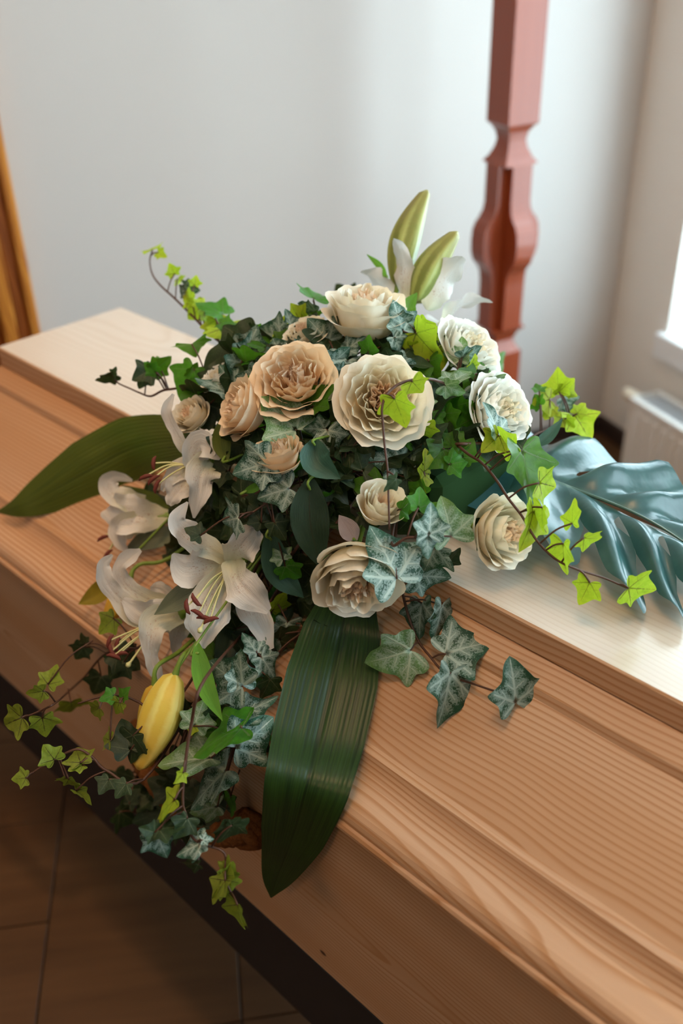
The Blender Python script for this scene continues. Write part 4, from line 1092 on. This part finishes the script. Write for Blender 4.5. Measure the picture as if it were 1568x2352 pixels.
# ---------------------------------------------------------------- narrow lily leaves
LL = 'narrow lily leaves in the spray'
def lance(kind, b, m, e, w, lift, label, fold=0.3, roll=0.0, t=None, lift_e=None):
    pts = []
    le = lift if lift_e is None else lift_e
    for k, (x, y) in enumerate((b, m, e)):
        d = t if t is not None else min(hull(x, y), 1.35)-(lift, (lift+le)/2, le)[k]
        pts.append((x, y, d))
    return blade('lance_leaf', LANCE[kind], pts, [w*0.25, w*0.72, w, w*1.02, w*0.86, w*0.5, 1.2], label, LL, fold, 0.04, 'leaf', roll=roll, stem_r=0.0015, nu=8)
lance('dark', (712, 1100), (712, 1200), (737, 1306), 88, 0.05, 'dark glossy lily leaf pointing down to the largest downward rose', 0.35)
lance('teal', (618, 1215), (640, 1310), (697, 1373), 66, 0.05, 'dark teal lily leaf curving down beside the nearest lily', 0.4)
lance('teal', (722, 1010), (728, 1060), (782, 1100), 70, 0.05, 'folded teal leaf at the centre of the spray', 0.8)
lance('bright', (452, 1478), (470, 1570), (511, 1656), 46, 0.14, 'bright green lily leaf hanging beside the yellow bud', 0.35)
lance('dark', (392, 1560), (405, 1620), (418, 1692), 40, 0.09, 'dark green lily leaf close behind the yellow bud', 0.3)
lance('dark', (548, 1400), (530, 1490), (505, 1600), 74, 0.03, 'dark broad lily leaf beneath the nearest lily', 0.3)
lance('grey', (470, 1345), (420, 1370), (354, 1412), 56, 0.13, 'pale grey-green leaf crossing the lily above the yellow bud', 0.3)
lance('olive', (420, 1180), (345, 1150), (280, 1115), 40, 0.035, 'thin olive leaf beside the turned-away lily', 0.3)
lance('grey', (420, 1225), (350, 1235), (285, 1265), 50, 0.03, 'dull grey-green leaf under the turned-away lily', 0.3)
lance('bright', (888, 645), (872, 612), (842, 584), 16, 0.0, 'thin green leaf tip rising behind the topmost rose', 0.3, t=1.26)
lance('dark', (1003, 792), (1016, 765), (1036, 737), 18, 0.0, 'small dark pointed leaf beside the white ruffled rose', 0.3, t=1.15)
lance('olive', (520, 1060), (508, 1010), (518, 945), 42, 0.03, 'olive lily leaf standing against the amber-lit rose', 0.35)
lance('bright', (952, 735), (938, 705), (958, 672), 34, 0.0, 'bright green leaf at the foot of the leaning bud', 0.25, t=1.16)
lance('teal', (1225, 1025), (1260, 1000), (1292, 962), 28, 0.0, 'teal leaf rising above the monstera leaf', 0.3, t=1.14)
lance('bright', (1012, 985), (1070, 1030), (1128, 1072), 18, 0.02, 'thin green leaf lying along the trailing ivy stem', 0.3, t=1.055)
lance('mauve', (816, 1243), (800, 1215), (778, 1183), 46, 0.03, 'mauve-grey felted leaf above the largest downward rose', 0.25)
lance('yellow', (262, 1322), (225, 1362), (180, 1388), 46, 0.04, 'yellow-olive leaf lying on the lid panel behind the lilies', 0.25)
lance('bright', (560, 1130), (588, 1118), (612, 1098), 20, 0.06, 'small bright leaf curling off an ivy leaf by the profile lily', 0.3)
lance('dark', (800, 1010), (830, 960), (845, 985), 30, 0.0, 'dark narrow leaf in the shade between two open roses', 0.3)

# ---------------------------------------------------------------- ivy
HALF = [(0.0, 0.03), (0.07, -0.07), (0.20, -0.17), (0.33, -0.215), (0.44, -0.19), (0.48, -0.08), (0.46, 0.04), (0.53, 0.13), (0.65, 0.25), (0.70, 0.36), (0.60, 0.41), (0.48, 0.45), (0.38, 0.52), (0.31, 0.62), (0.23, 0.76), (0.12, 0.90), (0.0, 1.0)]
def ivy_mesh(var):
    r_ = random.Random(100+var)
    pts = []
    lob = [r_.uniform(0.86, 1.12) for _ in range(4)]
    for sg in (1, -1):
        h = []
        for x, y in HALF:
            k = lob[0 if sg > 0 else 1] if y > 0.1 and x > 0.3 else (lob[2 if sg > 0 else 3] if y <= 0.1 else 1.0)
            h.append(np.array([sg*x*k, y*(k if y < 0.1 else 1), 0.0]))
        sp_ = spline(h, 3)
        pts += sp_ if sg > 0 else sp_[::-1][1:-1]
    n = len(pts); rings = 6
    fold = r_.uniform(0.12, 0.38); droop = r_.uniform(0.05, 0.38); tw = r_.uniform(-0.25, 0.25); p1, p2 = r_.uniform(0, 6.28), r_.uniform(0, 6.28); cl = r_.uniform(-0.15, 0.35)
    v, uv, f = [], [], []
    for j in range(1, rings+1):
        k = j/rings
        for q in pts:
            x, y = q[0]*k, 0.02*(1-k)+q[1]*k
            rr = math.hypot(x, y); an = math.atan2(x, y)
            z = fold*abs(x)**1.2 - droop*max(0, y)**2 - cl*0.5*x*x + tw*x*y + 0.045*math.sin(an*5+p1)*rr*rr*1.6 + 0.03*math.sin(an*11+p2)*k**3*rr
            # veins sit in shallow valleys
            v.append((x, y, z)); uv.append((x, y))
    v.append((0, 0.02, 0)); uv.append((0, 0.02)); c = len(v)-1
    for i in range(n): f.append((c, (i+1) % n, i))
    for j in range(rings-1):
        for i in range(n):
            a, b = j*n+i, j*n+(i+1) % n; f.append((a, b, b+n, a+n))
    o = mesh_obj('leaf', v, [q[::-1] for q in f], None, None, True, uv); me = o.data; bpy.data.objects.remove(o)
    if me.polygons[0].normal.z < 0: me.flip_normals()
    return me
NV = 9
IVM = {}
def leaf_mesh(var, kind):
    if (var, kind) not in IVM:
        if (var, None) not in IVM: IVM[(var, None)] = ivy_mesh(var)
        me = IVM[(var, None)].copy(); me.name = 'leaf'; me.materials.clear(); me.materials.append(IVY[kind]); IVM[(var, kind)] = me
    return IVM[(var, kind)]
def leaf_matrix(B, T, wf, rr, toward=None):
    y = T-B; L = np.linalg.norm(y)
    n = (CAM-B)/np.linalg.norm(CAM-B) if toward is None else toward
    size = L
    yd = y/L
    n = n-yd*(n@yd); n /= np.linalg.norm(n)
    if wf > 1.02:
        size = L*wf; dz = math.sqrt(max(0, size*size-L*L)); y2 = y - n*dz*0.9
        yd = y2/np.linalg.norm(y2); n = n-yd*(n@yd); n /= np.linalg.norm(n); roll = rr.uniform(-0.12, 0.12)
    else:
        roll = math.acos(max(0.35, min(1.0, wf)))*rr.choice((-1, 1))
    x = np.cross(yd, n)
    c, s = math.cos(roll), math.sin(roll)
    x, n = x*c+n*s, n*c-x*s
    return mat4(B, x, yd, n, size)
ROOTS = {}
def ivy_trail(label, stem, leaves, group='ivy trails of the casket spray', t0=None, lift=0.03, r=0.0016, to_foam=True):
    """stem: list of (px,py,depth) ; leaves: (bx,by,tx,ty,wf,kind[,depth])"""
    S3 = [at(*p) for p in stem]
    if to_foam:
        F = foam_pt(S3[0]); fx_, fy_ = to_px(F); x1, y1 = stem[0][:2]; mids = []
        far = math.hypot(x1-fx_, y1-fy_)
        for k in ((0.25, 0.5, 0.75) if far > 200 else (0.5,)):
            x, y = fx_+(x1-fx_)*k, fy_+(y1-fy_)*k
            mids.append(at(x, y, min(hull(x, y)-0.005, 1.3)) if far > 200 else (F+S3[0])/2)
        S3 = [F] + mids + S3
    root = empty('ivy_trail', S3[0]); tag(root, label, 'ivy', group); M = Matrix.Translation(tuple(S3[0])); Mi = M.inverted()
    path = spline(S3, 6); n = len(path)
    mb = MB(); mb.tube(path, [r*(1.25-0.6*i/(n-1)) for i in range(n)], 6)
    rr = random.Random(len(label)*31+int(stem[0][0]))
    PA = np.array(path)
    for lf in leaves:
        bx, by, tx, ty, wf, kind = lf[:6]
        if len(lf) > 6 and lf[6] is not None: t = lf[6]
        else:
            # depth of the nearest stem point in the picture
            best = None
            for p in PA:
                d = p-CAM; tz = d@FWD; qx, qy = 784+FPX*(d@RT)/tz, 1176-FPX*(d@UP)/tz
                e = (qx-bx)**2+(qy-by)**2
                if best is None or e < best[0]: best = (e, tz)
            t = best[1]-rr.uniform(0.002, 0.015)
        t = min(t, hull(bx, by)-0.006)
        B = at(bx, by, t); tT = min(t+rr.uniform(-0.012, 0.012), hull(tx, ty)-0.006); T = at(tx, ty, tT)
        o = link('leaf', leaf_mesh(rr.randrange(NV), kind), None, root)
        o.matrix_parent_inverse = Mi; o.matrix_basis = leaf_matrix(B, T, wf, rr)
        d2 = ((PA-B)**2).sum(1); j = int(d2.argmin()); j = max(0, j-2)
        q = PA[j]; dist = np.linalg.norm(q-B)
        if dist > 0.10: q = B+(foam_pt(B)-B)*min(1, 0.07/np.linalg.norm(foam_pt(B)-B)+0.0); dist = 0.07
        if dist > 0.004:
            mid = (q+B)/2 + np.array([0, 0, 0.12*dist])
            mb.tube(spline([q, mid, B+(B-T)*0.0], 4), r*0.62, 5)
    world_child(mb, 'stem', m_stem_b, root, M)
    return root

# long trail over the monstera leaf and the lid
z5 = [1.10, 1.06, 1.03, 1.01, 0.99, 0.975, 0.965, 0.955, 0.95, 0.95, 0.955, 0.955]
xy5 = [(1010, 969), (1029, 1001), (1071, 1040), (1106, 1063), (1140, 1103), (1167, 1145), (1198, 1185), (1232, 1241), (1274, 1283), (1320, 1306), (1385, 1327), (1439, 1350)]
ivy_trail('long brown ivy trail with lime leaves, crossing the monstera leaf to the bare lid', [(x, y, z) for (x, y), z in zip(xy5, z5)], [
    (1443, 1351, 1508, 1355, 0.85, 'L'), (1354, 1338, 1328, 1390, 0.95, 'L'), (1293, 1248, 1290, 1323, 0.6, 'L'), (1314, 1202, 1309, 1143, 0.55, 'L'),
    (1341, 1235, 1385, 1244, 0.7, 'L'), (1224, 1174, 1207, 1271, 0.5, 'L'), (1238, 1109, 1275, 1118, 1.9, 'L'), (1198, 1034, 1232, 1156, 0.6, 'G'),
    (1174, 1036, 1142, 978, 0.6, 'L'), (1142, 995, 1120, 918, 0.5, 'V'), (1145, 1000, 1108, 1036, 1.0, 'L'), (1245, 1165, 1238, 1225, 0.5, 'L')])
# loop in front of the open rose
xy4 = [(1045, 870), (1028, 882), (990, 871), (948, 873), (913, 884), (887, 907), (877, 938), (879, 972), (883, 1022), (890, 1083), (892, 1144), (894, 1217)]
z4 = [1.06, 1.03, 0.995, 0.975, 0.965, 0.96, 0.955, 0.955, 0.955, 0.955, 0.955, 0.955]
ivy_trail('ivy trail looping in front of the open rose with peach heart', [(x, y, z) for (x, y), z in zip(xy4, z4)], [
    (946, 876, 978, 912, 1.1, 'L'), (969, 920, 987, 960, 0.9, 'W'), (906, 916, 932, 984, 0.8, 'L'), (973, 978, 981, 1024, 1.0, 'L'),
    (917, 1056, 842, 1049, 0.95, 'V'), (973, 1085, 981, 1030, 0.45, 'L'), (975, 1092, 986, 1130, 0.4, 'L'), (1035, 880, 1080, 842, 0.6, 'W'), (1022, 885, 1068, 908, 0.8, 'W'),
    (945, 1070, 935, 1030, 0.7, 'V'), (910, 1100, 880, 1130, 0.6, 'D')])
# variegated cluster and its trail down the panel
hl = lambda x, y, l: min(hull(x, y), 1.4)-l
xy6 = [(905, 1290, .05), (918, 1335, .03), (935, 1405, .025), (957, 1466, .02), (985, 1505, .018), (1025, 1548, .016), (1090, 1572, .016), (1143, 1590, .016)]
ivy_trail('grey-green variegated ivy trail lying down the lid panel beside the hanging blade', [(x, y, hl(x, y, l)) for x, y, l in xy6], [
    (943, 1493, 836, 1533, 0.9, 'W'), (968, 1385, 956, 1468, 0.65, 'V'), (1014, 1390, 998, 1478, 0.45, 'V'), (1023, 1502, 1131, 1462, 0.9, 'V'),
    (1034, 1546, 1014, 1676, 0.65, 'V'), (1184, 1614, 1177, 1509, 0.8, 'V')])
ivy_trail('dense cluster of silvery ivy leaves beside the largest downward rose', [(900, 1250, hl(900, 1250, .07)), (935, 1235, hl(935, 1235, .08)), (985, 1240, hl(985, 1240, .08)), (1010, 1262, hl(1010, 1262, .06))], [
    (984, 1228, 996, 1156, 0.85, 'V', hl(985, 1240, .11)), (978, 1222, 990, 1284, 0.7, 'V', hl(985, 1240, .105)), (911, 1330, 864, 1206, 0.85, 'V', hl(900, 1290, .08)), (999, 1258, 972, 1316, 1.3, 'V', hl(1000, 1260, .07)),
    (1036, 1232, 1018, 1141, 0.95, 'W', hl(1036, 1220, .07)), (955, 1322, 1037, 1328, 0.85, 'V', hl(955, 1322, .05)), (960, 1167, 968, 1117, 0.8, 'G', hl(960, 1167, .06)), (985, 1178, 1018, 1150, 0.7, 'G', hl(985, 1170, .05)),
    (920, 1170, 955, 1150, 0.8, 'G', hl(930, 1170, .05)), (890, 1265, 930, 1240, 0.9, 'V', hl(890, 1265, .07)), (1030, 1290, 1060, 1262, 0.8, 'D', hl(1030, 1290, .04))])
# upper trail reaching to the door side
t1 = [(570, 830, 1.24), (491, 775, 1.28), (449, 733, 1.31), (403, 687, 1.34), (369, 656, 1.36), (350, 630, 1.37), (344, 599, 1.375), (350, 576, 1.375)]
ivy_trail('tallest curling ivy trail with small lime tips against the wall, towards the door', t1, [
    (350, 574, 338, 548, 1.2, 'L'), (363, 580, 382, 590, 1.0, 'L'), (401, 630, 388, 604, 1.0, 'L'), (408, 640, 420, 655, 1.2, 'L'), (426, 660, 456, 669, 0.9, 'V'), (447, 655, 450, 638, 1.2, 'L'),
    (512, 722, 452, 684, 0.6, 'G'), (468, 702, 430, 735, 1.0, 'L'), (470, 715, 488, 748, 0.9, 'L'), (497, 735, 492, 778, 0.9, 'L'), (520, 752, 540, 778, 0.9, 'L'), (440, 690, 415, 670, 0.9, 'L'), (455, 705, 470, 682, 1.0, 'L'), (475, 745, 505, 760, 0.9, 'L'), (430, 672, 408, 655, 0.8, 'V')])
ivy_trail('ivy spray with a broad olive leaf at the back, behind the peach-hearted rose', [(640, 865, 1.20), (591, 840, 1.205), (545, 813, 1.21), (518, 775, 1.225), (503, 748, 1.24), (495, 732, 1.245)], [
    (505, 742, 538, 736, 0.5, 'G'), (572, 792, 458, 836, 0.75, 'D'), (530, 750, 548, 775, 0.8, 'G'), (590, 775, 625, 790, 0.8, 'D'), (610, 800, 585, 760, 0.8, 'G'), (600, 760, 575, 745, 0.8, 'G'), (650, 775, 622, 748, 1.0, 'L'), (640, 785, 660, 752, 0.8, 'G'), (565, 790, 540, 768, 0.8, 'V'), (620, 820, 645, 790, 0.8, 'D')])
t2 = [(470, 880, 1.2), (405, 892, 1.225), (374, 897, 1.235), (346, 910, 1.24), (320, 902, 1.245), (300, 893, 1.25), (275, 882, 1.255), (262, 872, 1.26)]
ivy_trail('low ivy trail stretching across the pale lid top towards the door', t2, [
    (258, 861, 220, 882, 0.6, 'D'), (260, 862, 264, 842, 0.6, 'D'), (345, 850, 303, 872, 0.95, 'D'), (340, 860, 315, 892, 0.9, 'D'), (358, 855, 328, 833, 0.9, 'G'), (355, 848, 395, 822, 0.9, 'G'),
    (365, 840, 360, 815, 1.0, 'G'), (445, 848, 408, 918, 0.75, 'G'), (440, 790, 432, 768, 2.2, 'G'), (525, 905, 452, 857, 0.5, 'V'), (438, 860, 455, 835, 0.8, 'G'), (470, 925, 425, 945, 0.7, 'D'), (480, 930, 480, 985, 1.0, 'D')])
ivy_trail('ivy sprig with one broad green leaf beside the topmost rose', [(760, 830, 1.19), (741, 775, 1.195), (731, 745, 1.20), (727, 715, 1.20), (719, 690, 1.20)], [
    (719, 686, 738, 646, 1.6, 'G'), (750, 772, 712, 736, 1.0, 'V'), (765, 775, 740, 830, 1.0, 'D'), (690, 735, 660, 697, 0.9, 'L'), (725, 715, 682, 697, 0.6, 'V'), (718, 722, 750, 712, 0.5, 'G'), (655, 750, 624, 733, 1.0, 'L'), (705, 735, 680, 722, 0.8, 'L'), (720, 790, 700, 830, 0.8, 'D')])
ivy_trail('ivy cluster under the lily buds with a large backlit lime leaf', [(930, 830, 1.15), (950, 800, 1.13), (965, 765, 1.125), (975, 745, 1.125)], [
    (955, 765, 1010, 838, 0.8, 'L', 1.10), (965, 740, 1004, 788, 0.7, 'L', 1.12), (925, 760, 902, 688, 0.7, 'V', 1.11), (915, 735, 952, 728, 0.9, 'V', 1.11), (905, 835, 995, 828, 0.4, 'D', 1.09), (845, 808, 848, 768, 0.8, 'G', 1.09),
    (905, 775, 925, 810, 0.9, 'V', 1.10), (985, 830, 1000, 880, 0.8, 'G', 1.10), (870, 800, 905, 800, 0.7, 'D', 1.11), (1000, 800, 1012, 850, 0.8, 'L', 1.12), (940, 800, 980, 812, 0.8, 'L', 1.11)])
ivy_trail('mixed ivy between the two white ruffled roses', [(1000, 900, 1.10), (1040, 880, 1.09), (1080, 870, 1.085), (1120, 868, 1.085)], [
    (1055, 828, 1060, 772, 0.8, 'W', 1.09), (1060, 822, 1110, 802, 0.7, 'V', 1.085), (1095, 858, 1066, 912, 0.9, 'G', 1.085), (1060, 905, 1072, 945, 1.2, 'V', 1.075), (1122, 875, 1140, 928, 0.8, 'L', 1.085), (1122, 872, 1172, 878, 0.5, 'W', 1.08),
    (1015, 920, 1050, 965, 1.0, 'G', 1.08), (1020, 950, 1042, 1002, 0.9, 'G', 1.08), (1095, 925, 1120, 945, 0.8, 'G', 1.08), (1080, 845, 1095, 815, 0.6, 'L', 1.085), (1090, 870, 1125, 850, 0.8, 'D', 1.10), (1010, 860, 985, 900, 0.9, 'G', 1.10)])
t7 = [(1200, 1015, 1.17), (1235, 995, 1.19), (1262, 985, 1.2), (1295, 975, 1.21), (1318, 955, 1.22)]
ivy_trail('backlit lime ivy sprig reaching out towards the radiator', t7, [
    (1283, 900, 1274, 842, 0.9, 'L'), (1290, 905, 1322, 872, 0.8, 'L'), (1262, 918, 1222, 928, 1.0, 'L'), (1238, 898, 1230, 880, 0.9, 'G'), (1295, 915, 1312, 952, 0.9, 'V'), (1318, 953, 1362, 1012, 0.8, 'L'), (1325, 950, 1345, 925, 1.0, 'L'), (1265, 935, 1250, 965, 1.0, 'L'), (1290, 960, 1270, 985, 0.9, 'L'), (1240, 930, 1222, 905, 0.9, 'G'), (1300, 960, 1318, 985, 0.8, 'L')])
# centre of the dome
ivy_trail('pale broad ivy leaf and dark companions between the peach-hearted rose and open rose', [(760, 1040, 1.12), (735, 985, 1.10), (705, 975, 1.09), (680, 990, 1.08)], [
    (680, 988, 600, 910, 0.95, 'W', 1.055), (735, 925, 775, 968, 1.2, 'D', 1.06), (752, 988, 766, 1048, 1.0, 'V', 1.05), (745, 985, 695, 985, 0.9, 'V', 1.05), (720, 932, 770, 878, 0.7, 'G', 1.05), (690, 1010, 650, 1045, 0.9, 'D', 1.07), (800, 1040, 760, 1075, 0.9, 'D', 1.08), (790, 960, 755, 930, 0.9, 'D', 1.08),
    (700, 1060, 740, 1090, 0.9, 'D', 1.07), (590, 985, 560, 1020, 0.9, 'D', 1.09)])
ivy_trail('dark veined ivy leaves below the small peach rose, above the nearest lily', [(700, 1090, 1.08), (660, 1120, 1.06), (620, 1150, 1.05), (560, 1190, 1.04)], [
    (615, 1062, 530, 1090, 1.0, 'V', 1.03), (665, 1122, 588, 1142, 0.95, 'V', 1.03), (548, 1190, 496, 1202, 1.2, 'V', 1.03), (650, 1285, 628, 1250, 1.0, 'W', hl(650, 1280, .04)), (655, 1300, 692, 1332, 0.9, 'G', hl(655, 1300, .04)), (600, 1200, 570, 1160, 0.9, 'D', 1.05), (660, 1180, 690, 1230, 0.9, 'D', 1.05),
    (460, 1230, 425, 1210, 0.9, 'D', 1.05), (630, 1200, 660, 1240, 0.9, 'D', 1.04), (625, 1402, 658, 1358, 0.5, 'L', hl(640, 1380, .05)), (690, 1180, 650, 1190, 0.9, 'D', 1.05)])
# side trails by the dark bier
b1 = [(330, 1480, hl(330, 1480, .05)), (245, 1500, hl(245, 1500, .05)), (196, 1553, hl(196, 1553, .055)), (178, 1570, hl(178, 1570, .06)), (158, 1588, hl(158, 1588, .06)), (128, 1614, 1.02), (94, 1632, 1.02), (54, 1649, 1.02)]
b1 = [(x, y, t if t > 1.03 else 1.065) for x, y, t in b1]
ivy_trail('drooping olive ivy trail over the casket side, uppermost by the bier', b1, [
    (50, 1648, 3, 1668, 1.0, 'O'), (97, 1648, 106, 1694, 1.0, 'O'), (100, 1587, 58, 1597, 0.85, 'O'), (110, 1572, 132, 1525, 0.85, 'O'), (163, 1612, 171, 1654, 1.2, 'O'), (232, 1553, 213, 1598, 1.2, 'D'), (192, 1486, 170, 1518, 1.0, 'D'), (195, 1480, 186, 1452, 0.7, 'D'),
    (262, 1420, 222, 1455, 0.9, 'O'), (270, 1500, 322, 1538, 1.0, 'D'), (285, 1520, 250, 1560, 1.0, 'D')])
b2 = [(380, 1640, 1.07), (321, 1614, 1.07), (293, 1602, 1.065), (255, 1598, 1.06), (217, 1604, 1.06), (179, 1616, 1.06)]
ivy_trail('short olive ivy trail beside the yellow bud over the casket side', b2, [
    (262, 1597, 226, 1607, 0.9, 'G'), (228, 1626, 204, 1640, 1.0, 'O'), (275, 1614, 261, 1642, 0.9, 'O'), (282, 1602, 296, 1577, 0.7, 'G'), (300, 1722, 278, 1652, 1.05, 'D'), (253, 1700, 224, 1692, 1.3, 'O'), (305, 1690, 300, 1755, 0.8, 'D')])
b3 = [(330, 1790, 1.05)] + [(x, y, 1.045) for x, y in ((245, 1770), (212, 1739), (179, 1721), (143, 1734), (122, 1746), (94, 1762), (61, 1785))]
ivy_trail('lowest olive ivy trail hanging before the black bier, reaching over the floor', b3, [
    (125, 1745, 99, 1710, 1.0, 'O'), (185, 1752, 172, 1714, 1.3, 'O'), (190, 1758, 155, 1768, 0.7, 'O'), (60, 1787, 26, 1790, 1.1, 'O'), (150, 1788, 126, 1800, 0.5, 'O'), (158, 1790, 184, 1816, 0.5, 'O'), (174, 1816, 216, 1843, 0.45, 'O'), (250, 1790, 225, 1820, 0.9, 'D'), (290, 1800, 262, 1830, 0.9, 'D')])
# bottom hanging bunch
def bz(l): return lambda x, y: hl(x, y, l)
n1 = [(600, 1420), (575, 1500), (555, 1578), (545, 1640), (540, 1700), (525, 1765), (500, 1850)]
ivy_trail('silvery variegated ivy trail hanging beside the dark blade, under the nearest lily', [(x, y, hl(x, y, .06)) for x, y in n1], [
    (557, 1576, 470, 1523, 0.9, 'V', hl(555, 1570, .11)), (552, 1570, 550, 1500, 0.9, 'V', hl(555, 1570, .105)), (548, 1645, 640, 1598, 0.55, 'V'), (555, 1672, 430, 1718, 0.5, 'G', hl(555, 1670, .1)), (541, 1717, 633, 1661, 0.85, 'V', hl(541, 1717, .1)),
    (484, 1741, 360, 1747, 0.5, 'W', hl(484, 1741, .12)), (519, 1770, 422, 1851, 0.62, 'V', hl(519, 1770, .11)), (500, 1852, 434, 1866, 0.75, 'W', hl(500, 1850, .09)), (446, 1668, 459, 1630, 1.2, 'W', hl(446, 1668, .11)), (444, 1668, 434, 1692, 0.9, 'L', hl(446, 1668, .11)),
    (600, 1510, 640, 1560, 0.8, 'V'), (620, 1560, 600, 1610, 0.8, 'D'), (640, 1470, 690, 1440, 0.7, 'D', hl(650, 1460, .03)), (660, 1430, 640, 1500, 0.8, 'V', hl(650, 1460, .03)), (590, 1500, 560, 1450, 0.8, 'V'), (530, 1830, 530, 1878, 0.5, 'G')])
n2 = [(470, 1560), (440, 1660), (425, 1760), (420, 1850), (440, 1920), (470, 1940), (515, 1960), (518, 2020), (545, 2078)]
ivy_trail('long ivy trail hanging lowest before the rope handle, yellowing at its tip', [(x, y, min(hl(x, y, .07), 0.93)) for x, y in n2], [
    (401, 1837, 345, 1882, 0.5, 'L'), (420, 1775, 402, 1802, 0.7, 'L'), (358, 1914, 378, 1960, 1.3, 'V'), (355, 1912, 322, 1902, 1.0, 'D'), (365, 1905, 422, 1892, 0.8, 'D'), (463, 1935, 404, 1966, 0.75, 'V'), (465, 1930, 492, 1925, 0.9, 'V'), (535, 1890, 504, 1946, 0.7, 'D'), (532, 1895, 553, 1876, 0.7, 'D'),
    (519, 2012, 525, 1962, 0.55, 'O'), (520, 2008, 536, 1985, 0.8, 'O'), (516, 2000, 505, 1980, 0.8, 'O'), (517, 2022, 480, 2074, 0.65, 'O'), (519, 2022, 511, 2073, 0.7, 'O'), (545, 2078, 550, 2142, 0.5, 'O'), (430, 1880, 400, 1930, 0.9, 'D'), (455, 1985, 410, 1990, 0.5, 'D')])
# dark foliage filling the spray
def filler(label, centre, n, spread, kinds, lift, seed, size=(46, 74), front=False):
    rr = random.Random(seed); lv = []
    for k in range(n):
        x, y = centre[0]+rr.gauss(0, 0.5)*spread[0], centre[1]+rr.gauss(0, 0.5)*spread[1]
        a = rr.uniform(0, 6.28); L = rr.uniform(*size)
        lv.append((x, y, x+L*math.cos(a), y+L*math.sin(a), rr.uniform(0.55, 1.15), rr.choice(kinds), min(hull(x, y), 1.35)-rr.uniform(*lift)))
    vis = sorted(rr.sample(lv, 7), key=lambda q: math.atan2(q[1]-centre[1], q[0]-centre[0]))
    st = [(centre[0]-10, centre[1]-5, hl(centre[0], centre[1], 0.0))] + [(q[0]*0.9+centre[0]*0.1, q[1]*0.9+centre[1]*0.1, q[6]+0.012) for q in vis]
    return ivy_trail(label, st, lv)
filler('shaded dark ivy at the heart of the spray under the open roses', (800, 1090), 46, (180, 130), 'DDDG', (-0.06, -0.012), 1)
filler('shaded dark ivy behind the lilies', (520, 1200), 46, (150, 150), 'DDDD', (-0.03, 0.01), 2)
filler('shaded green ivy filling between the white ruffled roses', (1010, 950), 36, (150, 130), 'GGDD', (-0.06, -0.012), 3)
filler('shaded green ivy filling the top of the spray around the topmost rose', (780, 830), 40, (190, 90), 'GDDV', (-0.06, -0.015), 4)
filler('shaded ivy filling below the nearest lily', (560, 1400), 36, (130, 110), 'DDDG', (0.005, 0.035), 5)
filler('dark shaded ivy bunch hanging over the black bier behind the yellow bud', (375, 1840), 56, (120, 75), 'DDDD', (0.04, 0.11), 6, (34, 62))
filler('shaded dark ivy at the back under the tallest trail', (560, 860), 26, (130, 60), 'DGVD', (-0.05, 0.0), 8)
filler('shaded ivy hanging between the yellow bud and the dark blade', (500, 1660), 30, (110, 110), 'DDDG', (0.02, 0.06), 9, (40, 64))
